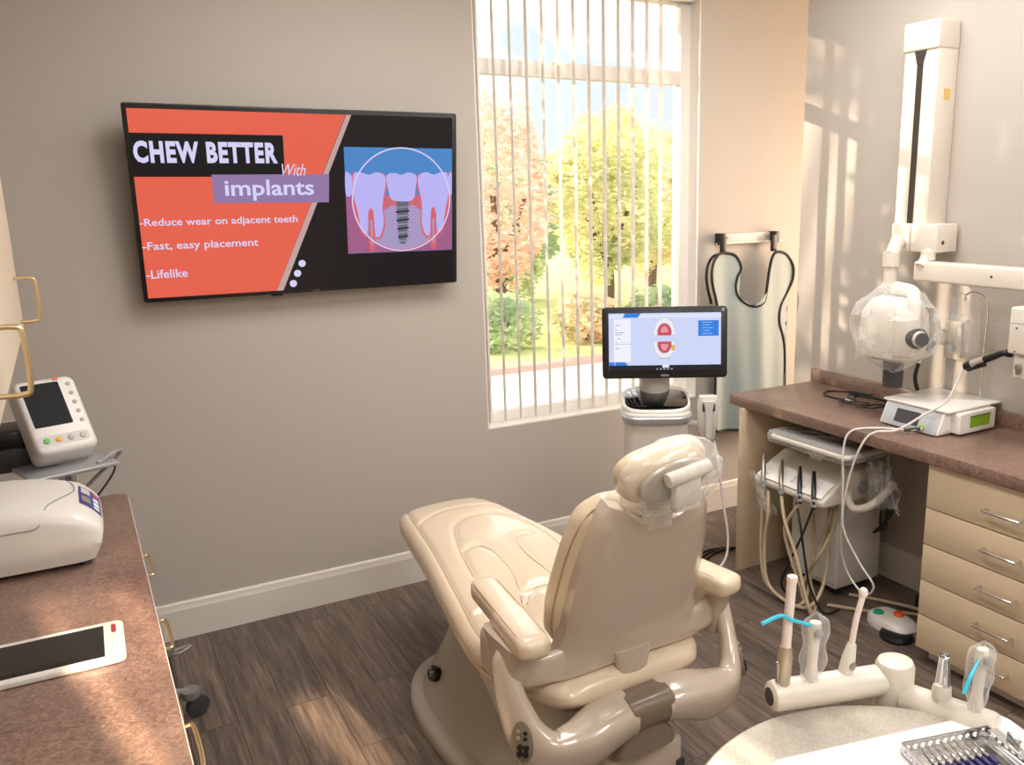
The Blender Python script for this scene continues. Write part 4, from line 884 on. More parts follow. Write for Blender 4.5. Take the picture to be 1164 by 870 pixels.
# ------------------------------------------------------------------ lead apron on its wall rack
rk = thing('apron_rack', 'white wall rack bar with black hooks right of the window', 'rack', (3.05, YB - .001, 1.455))
MB().box((0, -.006, 0), (.30, .012, .05), .003).build('rail', M_TRIM, rk)
MB().tube([(-.21, -.018, -.022), (.23, -.018, -.022)], .006, 10, 0).build('bar', M_WHITE, rk)
for x in (-.135, .135): MB().cyl((x, -.012, .005), (x, -.016, .005), .006).build('screw', M_GREY, rk)
for x in (-.19, .165): MB().box((x, -.025, .0), (.036, .05, .058), .004).build('hook', M_BLACK, rk)
ap = thing('lead_apron', 'sage green lead apron with black binding hanging right of the window', 'apron', (3.02, 3.50, 1.40))
L0 = [(2.848, 1.389), (2.798, 1.385), (2.758, 1.348), (2.746, 1.29), (2.756, 1.225), (2.779, 1.165), (2.795, 1.10), (2.787, 1.0), (2.783, .752), (2.785, .528), (2.815, .470), (2.936, .463), (3.10, .462), (3.25, .465), (3.285, .52), (3.283, .67), (3.274, .838), (3.255, .925), (3.220, 1.014), (3.226, 1.097), (3.271, 1.163), (3.305, 1.231), (3.301, 1.307), (3.252, 1.364), (3.188, 1.381), (3.152, 1.362), (3.128, 1.296), (3.106, 1.202), (3.081, 1.135), (3.029, 1.112), (2.976, 1.129), (2.931, 1.166), (2.914, 1.214), (2.923, 1.267), (2.944, 1.312), (2.908, 1.373)]
AO = [(v.x, v.y) for v in spline([(x - 3.02, z - 1.40, 0) for x, z in L0], 4, True)]
def fold(x, z):
    d = max(0, min(1, (-z + .1) / .8))
    return -.014 - .018 * math.sin(x * 17 + .8) * (.35 + d) - .010 * math.sin(x * 41 + z * 2.0) * (.2 + .6 * d) - .02 * math.exp(-((x + .0) / .1) ** 2) * d
def inside(x, y, P):
    c = False
    for (x0, y0), (x1, y1) in zip(P, P[1:] + P[:1]):
        if (y0 > y) != (y1 > y) and x < (x1 - x0) * (y - y0) / (y1 - y0) + x0: c = not c
    return c
t = bmesh.new(); vs = [t.verts.new((x, 0, z)) for x, z in AO]; t.faces.new(vs); bmesh.ops.triangulate(t, faces=t.faces[:])
for _ in range(5):
    es = [e for e in t.edges if e.calc_length() > .022]
    if not es: break
    bmesh.ops.subdivide_edges(t, edges=es, cuts=1); bmesh.ops.triangulate(t, faces=[f for f in t.faces if len(f.verts) > 3])
for v in t.verts: v.co.y = fold(v.co.x, v.co.z)
bmesh.ops.solidify(t, geom=t.faces[:], thickness=.006)
b = MB(); me = bpy.data.meshes.new('t'); t.to_mesh(me); t.free(); b.bm.from_mesh(me); bpy.data.meshes.remove(me)
b.build('panel', M_APRON, ap, angle=75)
MB().tube([(x, fold(x, z), z) for x, z in AO], .0075, 8, 0, closed=True).build('binding', mat('black binding', '#17171A', .6), ap)
MB().tube([(x - .010, fold(x, z) + .03, z - .01) for x, z in AO[:22]], .007, 8, 0).build('rear_binding', mat('black binding', '#17171A'), ap)
for x in (-.17, .165): MB().box((x, .02, .025), (.036, .012, .085), .003).build('strap', M_BLACK, ap)

# ------------------------------------------------------------------ intraoral scanner cart with its monitor
sc_ = thing('scanner_cart', 'white scanner cart with a glossy black top standing in front of the window', 'medical cart', (2.012, 2.90, .03), math.radians(-31))
def cring(z, w, d, y=0.0, e=4.0): return [Vector((a, y + c, z)) for a, c in superell(w, d, e, 48)]
MB().rings([cring(.10, .115, .11, .02), cring(.14, .125, .12, .02), cring(.50, .128, .125, .02), cring(.74, .132, .13, .0), cring(.80, .137, .135, -.01), cring(.805, .134, .133, -.01)]).build('tower', M_WHITE, sc_)
MB().rings([cring(.765, .138, .140, -.01), cring(.77, .142, .143, -.01), cring(.79, .143, .145, -.01), cring(.795, .139, .141, -.01)]).build('silver_band', M_SILVER, sc_)
TM = Matrix.Translation((0, -.01, .845)) @ Matrix.Rotation(math.radians(12), 4, 'X')
MB().prism(superell(.140, .130, 3.2, 48), TM @ Matrix.Translation((0, 0, -.05)), .05, .01, 3).build('head', M_WHITE, sc_)
MB().prism(superell(.128, .098, 3.4, 48), TM @ Matrix.Translation((0, -.018, .0)), .003, .001).build('glass_top', M_BLACKG, sc_)
MB().cyl((0, .085, .82), (0, .08, 1.00), .065).build('neck', M_WHITE, sc_)
b = MB()
for k in range(5):
    a = 2 * PI * k / 5 + .3; b.tube([(0, 0, .09), (math.cos(a) * .14, math.sin(a) * .14, .075), (math.cos(a) * .25, math.sin(a) * .25, .045)], .022, 8)
b.build('base', M_WHITE, sc_)
for k in range(5):
    a = 2 * PI * k / 5 + .3; p = Vector((math.cos(a) * .25, math.sin(a) * .25, .004)); n_ = Vector((-math.sin(a), math.cos(a), 0))
    MB().cyl(p - n_ * .014, p + n_ * .014, .032, bev=.005).build('caster', M_DGREY, sc_)
# wand cradle on the right side
b = MB(); b.rings([[Vector((.205 + a, -.07 + c + (.80 - z) * .12, z)) for a, c in superell(w, d, 3, 28)] for z, w, d in ((.675, .02, .02), (.69, .032, .028), (.76, .040, .034), (.84, .042, .032), (.865, .036, .026))]); b.build('wand_cradle', M_WHITE, sc_)
MB().tube([(.12, -.02, .74), (.19, -.05, .74)], .014, 8, 0).build('cradle_arm', M_WHITE, sc_)
w_ = MB(); w_.box((.205, -.104, .825), (.050, .02, .034), .004); w_.build('wand', M_DGREY, sc_)
MB().rings([[Vector((.205 + a, -.106 + c, z)) for a, c in superell(w, .010, 3, 20)] for z, w in ((.70, .012), (.75, .014), (.81, .018), (.845, .026), (.85, .024))]).build('wand_tip', mat('pearl plastic', '#C9C7C6', .25), sc_)
MB().tube([(.235, -.07, .675), (.25, -.08, .58), (.275, -.07, .42), (.30, -.06, .26), (.29, -.07, .16), (.235, -.08, .105), (.17, -.06, .10), (.13, -.02, .13), (.10, .0, .15)], .0048, 8).build('wand_cord', M_WCORD, sc_)
# monitor
mo = thing('touch_monitor', 'black framed touch monitor showing upper and lower jaw charts on a lilac screen', 'monitor', (2.03, 2.865, 1.105), math.radians(-30))
TILT = Matrix.Rotation(math.radians(-6), 4, 'X')
MW, MH = .500, .286
MMx = TILT @ basis((0, -.02, 0), (1, 0, 0), (0, 0, 1))
MB().prism(rrect(MW, MH, .016, 5), MMx @ Matrix.Translation((0, 0, -.032)), .032, .004, 2).build('bezel', M_BLACK, mo)
MB().box((0, .04, .0), (.12, .05, .12), .01).build('rear_housing', M_DGREY, mo)
SW, SH = .448, .230
SMx = MMx @ Matrix.Translation((-SW / 2, -SH / 2 + .003, 0))
ms = MB().flat([(0, 0), (SW, 0), (SW, SH), (0, SH)], SMx @ Matrix.Translation((0, 0, .0006))).build('screen', emit('chart lilac', '#CDD6F6', 1.0), mo)
def a2(name, pts, m): return art(name, [(x * SW, (1 - y) * SH) for x, y in pts], m, ms, SMx)
E_W = emit('chart white', '#EEF1FB', 1.0); E_B = emit('chart blue', '#2F7FE0', 1.0); E_K = emit('chart black', '#1B1D24', 1.0); E_GR = emit('chart grey', '#9AA0B4', 1.0)
a2('top_bar', [(0, .02), (1, .02), (1, .085), (0, .085)], emit('chart bar', '#DDE4F9', 1.0)); a2('tab', [(.145, .0), (.285, .0), (.26, .075), (.125, .075)], E_B)
a2('side_panel', [(.045, .10), (.195, .10), (.195, .84), (.045, .84)], E_W)
for k, (x0, x1, y) in enumerate([(.06, .10, .20), (.055, .075, .28), (.055, .14, .325), (.06, .12, .36), (.075, .10, .43), (.06, .075, .49), (.06, .09, .60)]): a2('text_line', [(x0, y), (x1, y), (x1, y + .012), (x0, y + .012)], E_GR)
a2('divider', [(.05, .525), (.195, .525), (.195, .532), (.05, .532)], E_GR)
a2('order_box', [(.795, .135), (.978, .135), (.978, .405), (.795, .405)], E_B)
for k, (x0, x1) in enumerate([(.83, .92), (.83, .90), (.83, .93), (.84, .90), (.83, .92)]): a2('text_line', [(x0, .165 + .048 * k), (x1, .165 + .048 * k), (x1, .175 + .048 * k), (x0, .175 + .048 * k)], emit('chart pale blue', '#A9CBF5'))
E_G = emit('palate red', '#C9525A', 1.0); E_P = emit('palate pink', '#E39AA0', 1.0); E_T = emit('chart tooth', '#F3EEF0', 1.0)
def jaw(cx, cy, sg):
    c0, c1 = cx * SW, (1 - cy) * SH; A0, A1 = (0, PI) if sg > 0 else (PI, 2 * PI)
    ring('arch', c0, c1, .030, .0425, E_T, ms, SMx, 1.35, A0 - .15, A1 + .15); ring('arch_line', c0, c1, .0418, .0428, E_GR, ms, SMx, 1.35, A0 - .15, A1 + .15)
    for k in range(9):
        a = A0 + (A1 - A0) * (k + .5) / 9; x, y = c0 + .036 * math.cos(a), c1 + .036 * 1.35 * math.sin(a)
        art('tooth_line', [(x - .0055, y - .0005), (x + .0055, y - .0005), (x + .0055, y + .0005), (x - .0055, y + .0005)], emit('tooth shade', '#B9B4C0'), ms, SMx)
    art('palate', [(c0 + .028 * math.cos(a), c1 + .036 * math.sin(a)) for a in [A0 + (A1 - A0) * k / 20 for k in range(21)]] + ([(c0 - .026, c1 - .012), (c0 + .026, c1 - .012)] if sg > 0 else [(c0 + .026, c1 + .010), (c0 - .026, c1 + .010)]), E_G, ms, SMx)
    art('palate_light', [(c0 + .015 * math.cos(a), c1 + .026 * math.sin(a)) for a in [A0 + (A1 - A0) * k / 20 for k in range(21)]], E_P, ms, SMx)
jaw(.495, .335, 1); jaw(.495, .535, -1)
art('gold_molar', circ(.495 * SW + .034, (1 - .60) * SH, .008, 20, .012), emit('gold', '#D9B25C', 1.0), ms, SMx); a2('caption_line', [(.455, .775), (.535, .775), (.535, .785), (.455, .785)], E_GR)
a2('menu_button', [(.0, .84), (.05, .84), (.05, .90), (.0, .90)], E_B); a2('menu_tab', [(.055, .84), (.14, .84), (.17, .90), (.055, .90)], E_B)
a2('task_bar', [(0, .90), (1, .90), (1, 1), (0, 1)], E_K); a2('task_tile', [(.475, .885), (.535, .885), (.535, .945), (.475, .945)], emit('tile', '#DDE4F2'))
for k in range(5): a2('task_icon', [(.42 + .032 * k, .955), (.438 + .032 * k, .955), (.438 + .032 * k, .978), (.42 + .032 * k, .978)], E_GR)
MB().lathe([(.0, 0), (.0065, 0), (.006, .001), (0, .001)], MMx @ Vector((MW / 2 - .018, MH / 2 - .014, 0)), MMx.to_3x3() @ Vector((0, 0, 1)), 20).build('power_button', M_GREY, mo)
MB().prism(rrect(.032, .008, .001, 1, 0, -MH / 2 + .012), MMx, .0006).build('maker_plate', mat('bezel print', '#8C8780'), mo)
cl = MB()
for k in range(3): cl.tube([(.0, .0, .012 + .006 * k), (.10 + .02 * k, -.03, .01), (.25, -.02 + .03 * k, .008), (.40, .05 + .02 * k, .008), (.55, .04, .008)], .006, 7)
o = cl.build('floor_cables', M_BLACK, None, loc=(2.10, 3.05, 0)); tag(o, 'black cables trailing over the floor behind the cream support panel', 'cable')
# ------------------------------------------------------------------ delivery cart under the right worktop
dl = thing('delivery_cart', 'white dental delivery cart with hoses and handpieces parked under the right worktop', 'dental cart', (2.60, 2.58, 0))
def D(x, y, z): return (x - 2.60, y - 2.58, z)
MB().bb(D(2.635, 2.46, .035), D(2.90, 2.74, .50), .012, 3).build('cabinet', M_WHITE, dl)
MB().bb(D(2.64, 2.47, .055), D(2.633, 2.73, .058)).build('base_seam', M_GREY, dl)
for x in (2.68, 2.86):
    for y in (2.49, 2.71): MB().cyl(D(x, y - .01, .02), D(x, y + .01, .02), .02).build('caster', M_DGREY, dl)
hprof = [(2.455, .462), (2.448, .478), (2.452, .492), (2.535, .548), (2.62, .590), (2.76, .590), (2.77, .50), (2.74, .462)]
MB().prism([(x - 2.60, z) for x, z in hprof], basis((0, .205, 0), (1, 0, 0), (0, 0, 1)), .41, .010, 3).build('control_head', M_CREAMP, dl)
MB().prism([(.0, -.19), (.088, -.19), (.088, .19), (.0, .19)], basis(D(2.455, 2.58, .4965), (.83, 0, .56), (0, 1, 0)), .006, .003).build('holder_face', mat('bright white plastic', '#F4F2EE', .25, coat=.3), dl)
for k in range(5): MB().rings([[Vector((0, 0, 0)) + Vector(D(2.47 + .055 * q, 2.435 + .072 * k + a, .512 + .037 * q + c)) for a, c in superell(.007 * (1 - .8 * q), .010 * (1 - .6 * q), 2.2, 14)] for q in (0, .3, .6, 1)]).build('holder_rib', mat('bright white plastic', '#F4F2EE'), dl)
for k, y in enumerate((2.73, 2.62, 2.51, 2.43)):
    c = M_STEEL if k < 2 else M_BLACK; q = MB()
    q.tube([D(2.515, y + .065, .575), D(2.48, y + .028, .535), D(2.445, y - .012, .488), D(2.44, y - .02, .455)], lambda t: .0075 + .003 * math.sin(t * PI), 10)
    h_ = q.build('handpiece', mat('grey bronze metal', '#8B7F70', .3, metal=.7) if k < 2 else M_BLACK, dl)
    MB().cyl(D(2.448, y - .010, .492), D(2.441, y - .018, .462), .0125, bev=.002).build('coupling', M_GREY, h_)
hs = [[(2.44, 2.71, .455), (2.43, 2.70, .36), (2.42, 2.69, .20), (2.41, 2.65, .07), (2.42, 2.56, .02), (2.44, 2.47, .015), (2.52, 2.50, .06), (2.60, 2.56, .20), (2.62, 2.60, .40)],
      [(2.44, 2.68, .455), (2.42, 2.655, .36), (2.42, 2.67, .22), (2.41, 2.63, .06), (2.42, 2.50, .016), (2.46, 2.42, .03), (2.55, 2.44, .12), (2.62, 2.50, .30), (2.63, 2.52, .44)],
      [(2.44, 2.60, .455), (2.42, 2.55, .36), (2.42, 2.48, .24), (2.41, 2.41, .10), (2.42, 2.38, .02), (2.46, 2.44, .015), (2.50, 2.52, .06), (2.56, 2.50, .2), (2.62, 2.48, .40)],
      [(2.44, 2.49, .455), (2.43, 2.55, .36), (2.43, 2.555, .29), (2.42, 2.48, .17), (2.41, 2.40, .07), (2.43, 2.38, .02), (2.50, 2.44, .03), (2.52, 2.50, .12), (2.50, 2.44, .22), (2.56, 2.42, .34), (2.62, 2.46, .44)]]
for p in hs: MB().tube([D(*q) for q in p], .0075, 8).build('hose', M_HOSE, dl)
for p in ([(2.44, 2.51, .455), (2.43, 2.47, .36), (2.43, 2.44, .24), (2.43, 2.40, .12), (2.47, 2.36, .02), (2.56, 2.36, .012)], [(2.44, 2.42, .455), (2.43, 2.46, .33), (2.43, 2.52, .20), (2.43, 2.57, .08), (2.46, 2.55, .015)]):
    MB().tube([D(*q) for q in p], .005, 8).build('hose', M_BLACK, dl, label='thin black hose')
MB().tube([D(2.60, 2.378, .50), D(2.565, 2.34, .475), D(2.555, 2.30, .468), D(2.60, 2.265, .485), D(2.67, 2.255, .53), D(2.71, 2.255, .56)], .016, 12).build('grab_handle', M_CREAMP, dl)
b = MB(); b.cyl(D(2.66, 2.373, .52), D(2.66, 2.355, .52), .024); b.cyl(D(2.66, 2.356, .52), D(2.66, 2.35, .52), .012); b.build('side_port', M_GREY, dl)
cp = MB()
for k in range(5): cp.tube([D(2.78, 2.36, .50), D(2.76, 2.33 - .01 * k, .42), D(2.76, 2.32 + .016 * k, .34 - .01 * k), D(2.77, 2.36, .33), D(2.78, 2.37, .42), D(2.78, 2.36, .50)], .004, 6)
cp.build('cord_bundle', M_BLACK, dl)
MB().bb(D(2.60, 2.54, .588), D(2.66, 2.62, .682), .01).build('tray_post', M_CREAMP, dl)
it = thing('instrument_tray', 'grey instrument tray in a clear plastic sleeve under the right worktop', 'tray', (2.575, 2.49, .682), math.radians(2))
MB().prism(rrect(.25, .425, .03, 5), Matrix.Identity(4), .020, .008, 3).build('tray', M_CREAMP, it)
MB().prism(rrect(.225, .395, .024, 5), Matrix.Translation((0, 0, .018)), .004).build('mat_insert', M_TAUPE, it)
for y, a in ((.05, .2), (-.1, -.3), (.14, .1)): MB().tube([(-.09, y, .028), (.09, y + .1 * a, .028)], .004, 8, 0).build('instrument', M_STEEL, it)
b = MB(); b.rings([[Vector((a * (1 + .03 * noise.noise(Vector((a * 14, c * 14, z)))), c * (1 + .02 * noise.noise(Vector((c * 12, a * 12, z + 3)))), z + .006 * noise.noise(Vector((a * 20, c * 20, 1))))) for a, c in rrect(w, h, .03, 10)] for z, w, h in ((-.012, .20, .36), (-.010, .258, .44), (.014, .266, .45), (.032, .255, .435), (.033, .2, .36))])
b.build('plastic_sleeve', M_FILM, it, angle=180, label='clear plastic sleeve')
def wrinkled(seed, n=26):
    def fn(u, v):
        x = u - .5; return Vector((.02 * noise.noise(Vector((u * 4, v * 4, seed))) + .015 * math.sin(u * 20 + v * 5), x, -v)) 
    return fn
b = MB(); b.grid(lambda u, v: Vector((.04 * noise.noise(Vector((u * 3.5, v * 3.5, 5))) + .03 * v, -.20 - .11 * u - .05 * v * u, .0 - .20 * v + .02 * noise.noise(Vector((u * 5, v * 3, 2))))), 24, 24); b.grid(lambda u, v: Vector((.05 + .05 * noise.noise(Vector((u * 3.5, v * 3.5, 9))) - .02 * v, -.20 - .11 * u - .05 * v * u, .01 - .20 * v)), 24, 24)
b.build('loose_sleeve_end', M_FILM, it, angle=180, label='loose hanging end of the clear sleeve')
sv = thing('sleeve_scrap', 'small clear plastic sleeve hanging off the left handpiece of the delivery cart', 'plastic sleeve', (2.43, 2.735, .50))
b = MB(); b.grid(lambda u, v: Vector((-.01 + .02 * noise.noise(Vector((u * 4, v * 5, 1))), .045 - .06 * u - .09 * v, .02 - .16 * v + .01 * noise.noise(Vector((u * 6, v * 4, 4))))), 16, 26); b.grid(lambda u, v: Vector((.012 + .02 * noise.noise(Vector((u * 4, v * 5, 7))), .045 - .06 * u - .09 * v, .02 - .16 * v)), 16, 26)
b.build('film', M_FILMH, sv, angle=180)
cz = thing('grey_power_cord', 'dark power cord curving out beside the drawer cabinet', 'cable', (2.80, 2.06, 0))
MB().tube([(.06, -.08, .40), (.02, .0, .36), (.01, .05, .30), (.02, .04, .25), (.06, -.03, .24), (.08, -.09, .25)], .008, 8).build('cord', M_BLACK, cz)
MB().box((.06, -.1005, .33), (.05, .031, .10), .006).build('socket_block', M_WHITE, cz)
fl = MB()
for k, p in enumerate([[(2.55, 2.42, .01), (2.66, 2.28, .01), (2.78, 2.18, .01), (2.85, 2.06, .01), (2.88, 1.98, .01)], [(2.70, 2.44, .01), (2.78, 2.30, .012), (2.80, 2.14, .03), (2.72, 2.05, .02), (2.76, 1.96, .012)]]): fl.tube(p, .007, 8)
o = fl.build('floor_hoses', M_HOSE); tag(o, 'pale hoses lying on the floor behind the foot pedal', 'hose')
b = MB(); b.box((2.86, 2.12, .04), (.10, .16, .08), .012); o = b.build('power_brick', M_BLACK); tag(o, 'black power brick on the floor behind the foot pedal', 'power supply')
fp = thing('foot_pedal', 'white foot pedal with a green and an orange button beside a black treadle', 'foot pedal', (2.625, 2.160, 0), math.radians(-8)); fp.scale = (.80, .86, .85)
b = MB(); b.rings([[Vector((a + .02, c, z)) for a, c in superell(w, d, 3, 44)] for z, w, d in ((.0, .085, .125), (.03, .085, .125), (.048, .075, .112), (.055, .06, .095))]); b.build('housing', M_WHITE, fp)
MB().lathe([(.026, 0), (.025, .008), (.018, .013), (0, .014)], (-.015, .060, .052), n=28).build('green_button', mat('green button', '#1E9A6A', .3), fp)
MB().lathe([(.026, 0), (.025, .010), (.018, .016), (0, .017)], (.055, .0, .052), n=28).build('orange_button', mat('orange button', '#E0542A', .3), fp)
MB().lathe([(.075, 0), (.078, .012), (.07, .028), (.0, .034)], (-.035, -.085, 0.0), n=40).build('treadle', M_BLACK, fp)

# ------------------------------------------------------------------ round instrument table, front right
TZ = .80
rt = thing('round_table', 'round speckled grey table top at the lower right corner', 'table', (.945, .695, 0))
M_STONE = laminate('speckled grey top', '#A9A296', '#BFB8AC', '#D0C9BD', 110)
MB().lathe([(0, -.03), (.325, -.03), (.334, -.024), (.337, -.012), (.334, -.003), (.328, 0), (0, 0)], (0, 0, TZ), n=120).build('table_top', M_STONE, rt, angle=50)
MB().cyl((0, 0, .06), (0, 0, TZ - .03), .04).build('column', M_OFFW, rt); MB().lathe([(.24, 0), (.24, .02), (.20, .045), (.05, .065), (0, .065)], (0, 0, 0), n=48).build('base', M_OFFW, rt)
pr = MB(); pr.prism(rrect(.46, .30, .035, 6), Matrix.Identity(4), .0015)
o = pr.build('tray_paper', mat('white tray paper', '#E8E5E5', .7, bump=.1, bscale=8), None, loc=(1.052, .740, TZ + .0008), rotz=math.radians(-13)); tag(o, 'white paper tray cover with rounded corners on the round table', 'tray cover')
cs = thing('instrument_cassette', 'perforated steel instrument cassette on the white tray paper', 'cassette', (1.128, .744, TZ + .0025), math.radians(-15))
CW, CD, CH = .165, .15, .020
def holed(n, w, h, pitch, r):
    """side wall with a row of round holes, built as strips around the holes"""
    b = MB(); x0 = -w / 2
    for k in range(n):
        c = -pitch * (n - 1) / 2 + pitch * k; l = -w / 2 if k == 0 else c - pitch / 2; rr = w / 2 if k == n - 1 else c + pitch / 2
        t = bmesh.new(); N = 16; out = []
        for q in range(N):
            a = 2 * PI * q / N + PI / N * 0; ux, uy = math.cos(a), math.sin(a); hw = (rr - c) if ux > 0 else (c - l)
            s_ = min(hw / abs(ux) if abs(ux) > 1e-6 else 9, h / 2 / abs(uy) if abs(uy) > 1e-6 else 9); out.append((c + ux * s_, uy * s_))
        inn = [(c + r * math.cos(2 * PI * q / N), r * math.sin(2 * PI * q / N)) for q in range(N)]
        for z0, z1 in ((0, .0012),):
            A = [[t.verts.new((x, y, z)) for x, y in P] for P, z in ((out, z0), (inn, z0), (inn, z1), (out, z1))]
            for ra, rb in zip(A, A[1:] + A[:1]):
                for q in range(N): t.faces.new((ra[q], ra[(q + 1) % N], rb[(q + 1) % N], rb[q]))
        b._add(t)
    return b
holed(11, CW, CH, .0142, .0046).move(basis((0, CD / 2, CH / 2), (1, 0, 0), (0, 0, 1))).build('rear_wall', M_CHROME, cs)
holed(11, CW, CH, .0142, .0046).move(basis((0, -CD / 2, CH / 2), (1, 0, 0), (0, 0, 1))).build('front_wall', M_CHROME, cs)
for sx in (-1, 1): holed(9, CD, CH, .0155, .0046).move(basis((sx * CW / 2, 0, CH / 2), (0, 1, 0), (0, 0, 1))).build('side_wall', M_CHROME, cs)
MB().box((0, 0, .001), (CW, CD, .002)).build('bottom', M_STEEL, cs)
b = MB()
for sx, sy in ((0, 1), (0, -1)): b.tube([(-CW / 2, sy * CD / 2, CH), (CW / 2, sy * CD / 2, CH)], .0016, 8, 0)
for sx in (-1, 1): b.tube([(sx * CW / 2, -CD / 2, CH), (sx * CW / 2, CD / 2, CH)], .0016, 8, 0)
b.build('rim', M_CHROME, cs)
MB().box((-.012, .018, .007), (.118, .010, .010), .001).build('silicone_rail', mat('navy silicone', '#2B2560', .4), cs)
MB().box((-.012, -.045, .007), (.118, .010, .010), .001).build('silicone_rail', mat('navy silicone', '#2B2560'), cs)
b = MB(); b.box((CW / 2 - .004, -.005, CH + .004), (.018, .13, .0015)); b.box((CW / 2 + .004, .02, CH + .009), (.004, .03, .012), .001); b.box((CW / 2 + .004, -.03, CH + .009), (.004, .03, .012), .001); b.build('latch', M_CHROME, cs)
inst0 = None
Q = Matrix.Rotation(math.radians(-15), 4, 'Z')
for k in range(8):
    x = -.062 + .0135 * k
    lab = 'steel instrument with a navy grip lying in the perforated cassette'
    if inst0 is None:
        r = thing('hand_instrument', lab, 'dental instrument', (0, 0, 0), 0, 'instruments in the steel cassette')
        MB().tube([(0, -.062, 0), (0, .03, 0), (0, .05, .001)], lambda q: .0032 - .0016 * max(0, q - .7) / .3, 8, 3).build('handle', M_CHROME, r)
        MB().tube([(0, .05, .001), (0, .058, .003), (.001, .064, .0015)], .0011, 6, 4).build('tip', M_CHROME, r)
        MB().cyl((0, -.01, 0), (0, .012, 0), .0046, bev=.001, n=14).build('grip', mat('navy silicone', '#2B2560'), r); MB().cyl((0, .022, 0), (0, .034, 0), .0042, bev=.001, n=12).build('collar', M_STEEL, r); inst0 = r
    else:
        r = inst0.copy(); COL.objects.link(r)
        for c_ in inst0.children: d = c_.copy(); COL.objects.link(d); d.parent = r
    p = Matrix.Translation(cs.location) @ Q @ Vector((x, -.002, .0155)); r.location = p; r.rotation_euler = (0, 0, math.radians(-15) + (k % 3 - 1) * .03)
for k in range(2):
    mr = thing('mouth_mirror' if k else 'tweezers', ['steel tweezers lying across the right end of the cassette', 'round steel mouth mirror beside the cassette latch'][k], 'dental instrument', Matrix.Translation(cs.location) @ Q @ Vector((.056 + .014 * k, 0, .016)), math.radians(-15 + 4 * k))
    MB().tube([(0, -.066, 0), (0, .05, .0)], .0030, 8, 0).build('handle', M_CHROME, mr)
    if k: MB().lathe([(0, 0), (.0105, 0), (.011, .0015), (0, .002)], (.0, .058, .001), (.2, 0, 1), 24).build('mirror', M_CHROME, mr)
    else: MB().tube([(.004, -.066, 0), (.005, .0, .001), (.001, .058, 0)], .0016, 6).build('second_leg', M_CHROME, mr)

# ------------------------------------------------------------------ assistant holder arm with suction tips
ha = thing('holder_arm', 'cream jointed holder arm carrying suction tips above the round table', 'instrument holder', (1.215, .975, .80))
def H(x, y, z): return (x - 1.215, y - .975, z - .80)
A0, A1 = Vector(H(.972, 1.046, .828)), Vector(H(1.20, .985, .822))
MB().lathe([(0, 0), (.020, 0), (.026, .004), (.028, .012), (.028, .27)], A0, A1 - A0, 32).build('left_tube', M_CREAMP, ha)
MB().lathe([(0, 0), (.016, 0), (.016, .002), (0, .002)], A0 - (A1 - A0).normalized() * .0015, A1 - A0, 24).build('end_cap', M_DGREY, ha)
B0, B1 = Vector(H(1.215, .955, .794)), Vector(H(1.262, .80, .800))
d_ = (B1 - B0).normalized(); MB().lathe([(.028, 0), (.028, (B1 - B0).length - .012), (.026, (B1 - B0).length - .003), (.021, (B1 - B0).length), (0, (B1 - B0).length)], B0, d_, 32).build('right_tube', M_CREAMP, ha)
MB().lathe([(0, 0), (.034, 0), (.035, .004), (.035, .086), (.031, .094), (.02, .098), (0, .099)], H(1.212, .978, .764), n=40).build('joint', M_CREAMP, ha)
MB().cyl(H(1.212, .978, .60), H(1.212, .978, .765), .020).build('post', M_CREAMP, ha)
MB().tube([H(1.212, .978, .61), H(1.20, .94, .58), H(1.10, .80, .56), H(.985, .73, .58)], .018, 12).build('support_arm', M_CREAMP, ha)
def holder_tip(name, lab, base, top, kind):
    t = thing(name, lab, 'suction tip' if kind != 'syringe' else 'syringe', base)
    u = Vector(top) - Vector(base); n_ = u.normalized(); x_, y_, _ = frame_z(n_)
    if kind == 'tip':
        MB().lathe([(.0, -.035), (.010, -.035), (.011, -.03), (.013, .005), (.0135, .040), (.011, .055), (.010, .060)], (0, 0, 0), n_, 24).build('valve_body', mat('warm satin metal', '#B8AC98', .3, metal=.6), t)
        MB().box(n_ * .015 - x_ * .014, (.008, .006, .04), .002).build('valve_lever', M_STEEL, t)
        L_t = u.length; MB().lathe([(.0085, .05), (.0085, L_t - .014), (.0098, L_t - .008), (.009, L_t - .002), (.004, L_t), (0, L_t)], (0, 0, 0), n_, 20).build('tip_tube', mat('pinkish white tip', '#E6D5CC', .35), t)
    elif kind == 'saliva':
        MB().lathe([(.0, -.02), (.012, -.02), (.0135, .0), (.0125, .022), (.009, .045), (.008, .050)], (0, 0, 0), n_, 24).build('valve_body', M_CREAMP, t)
        MB().lathe([(0, 0), (.007, 0), (.008, .004), (0, .006)], n_ * .012 - y_ * .010, -y_, 16).build('valve_knob', M_STEEL, t)
        L_t = u.length; MB().tube([n_ * .045, n_ * (L_t * .6) - x_ * .003, n_ * (L_t - .02)], .0055, 12).build('tip_tube', mat('pinkish white tip', '#E6D5CC'), t)
        MB().sphere(n_ * (L_t - .012), .0085, 2, (1, 1, 1.3)).build('tip_end', mat('frosted tip', '#E9DED6', .25), t)
    return t
holder_tip('suction_tip', 'tall pinkish suction tip standing in the left end of the holder arm', (.994, 1.037, .862), (1.006, 1.037, 1.054), 'tip')
holder_tip('saliva_ejector', 'slender bent saliva ejector tip standing next to the holder joint', (1.118, 1.008, .854), (1.156, 1.010, 1.006), 'saliva')
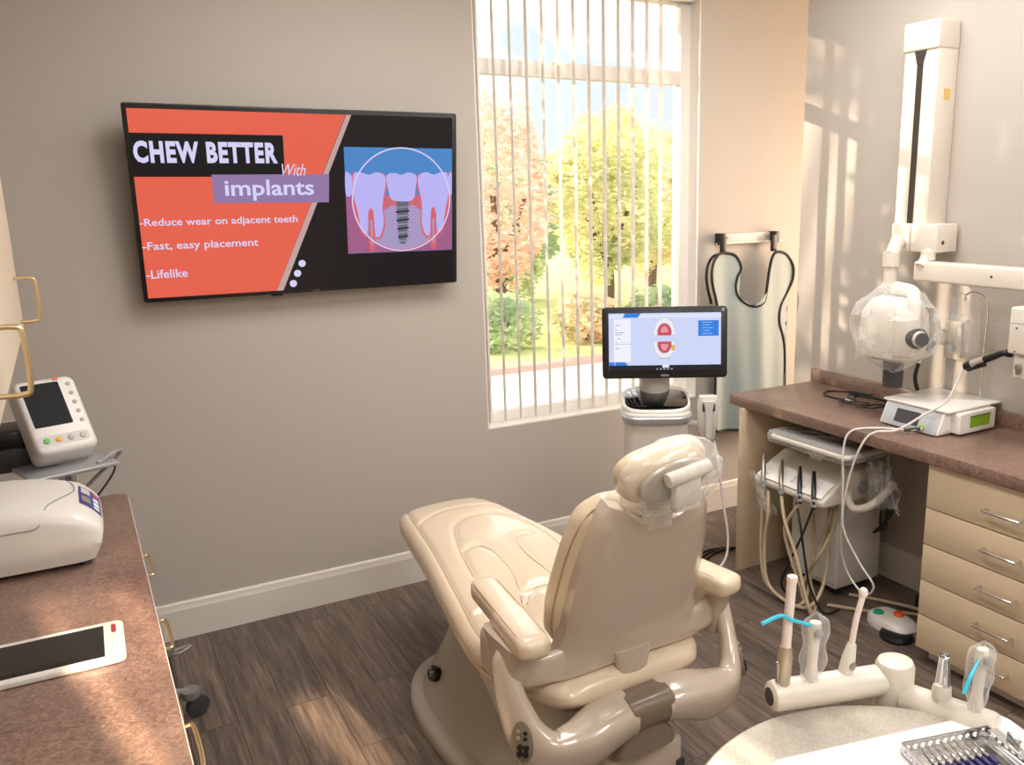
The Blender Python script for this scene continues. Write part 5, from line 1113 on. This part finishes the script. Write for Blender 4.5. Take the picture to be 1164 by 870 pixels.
def syringe(lab, base, h, tipdir, seed, up):
    t = thing('air_water_syringe', lab, 'syringe', base)
    MB().lathe([(0, -.02), (.011, -.02), (.012, 0), (.009, .02), (.010, .06), (.012, .085), (.010, .1), (0, .104)], (0, 0, 0), (.05, 0, 1), 22).build('body', M_CREAMP, t)
    MB().lathe([(0, 0), (.008, 0), (.0085, .006), (0, .008)], (.004 - .004, -.011, .085), (0, -1, 0.1), 16).build('button', M_GREY, t)
    td = Vector(tipdir); s_ = Vector((.004, 0, .092))
    MB().tube([s_, s_ + td * .45 + Vector((0, 0, .010 * up)), s_ + td * .66 + Vector((0, 0, .017 * up)), s_ + td * 1.0], .0034, 8).build('tip', M_CYAN, t)
    b = MB()
    def pf(k):
        def fn(u, v):
            a = 2 * PI * u; r = .013 + .010 * math.sin(v * PI * .9) + .006 * noise.noise(Vector((math.cos(a) * 1.5, math.sin(a) * 1.5, v * 3 + seed))) * 2
            if v > .85: r *= 1 - (v - .85) / .15 * .92
            return Vector((r * 1.15 * math.cos(a) + .006 * v, r * .8 * math.sin(a), -.01 + v * h))
        return fn
    b.grid(pf(0), 40, 30); b.build('plastic_sleeve', M_FILM, t, angle=180, label='clear pointed plastic sleeve'); return t
syringe('plastic sleeved syringe with a long cyan tip between the two suction tips', (1.046, 1.022, .860), .130, (-.115, .01, .032), 2.0, 1.0)
syringe('plastic sleeved syringe with a short cyan tip at the far end of the holder arm', (1.250, .836, .836), .125, (-.055, -.01, -.053), 6.0, .3)
st = thing('empty_valve', 'empty suction valve with an open metal nozzle on the right part of the holder arm', 'suction valve', (1.234, .893, .828))
MB().lathe([(.0, -.015), (.015, -.015), (.017, .0), (.016, .014), (.012, .02), (0, .02)], n=24).build('valve_body', M_CREAMP, st)
MB().lathe([(.013, .018), (.0125, .03), (.0095, .070), (.0105, .074), (.0088, .076), (.007, .07), (.007, .03), (0, .03)], n=24).build('nozzle', M_CHROME, st)
MB().box((-.016, -.004, .012), (.010, .016, .028), .003).build('lever', M_CREAMP, st)
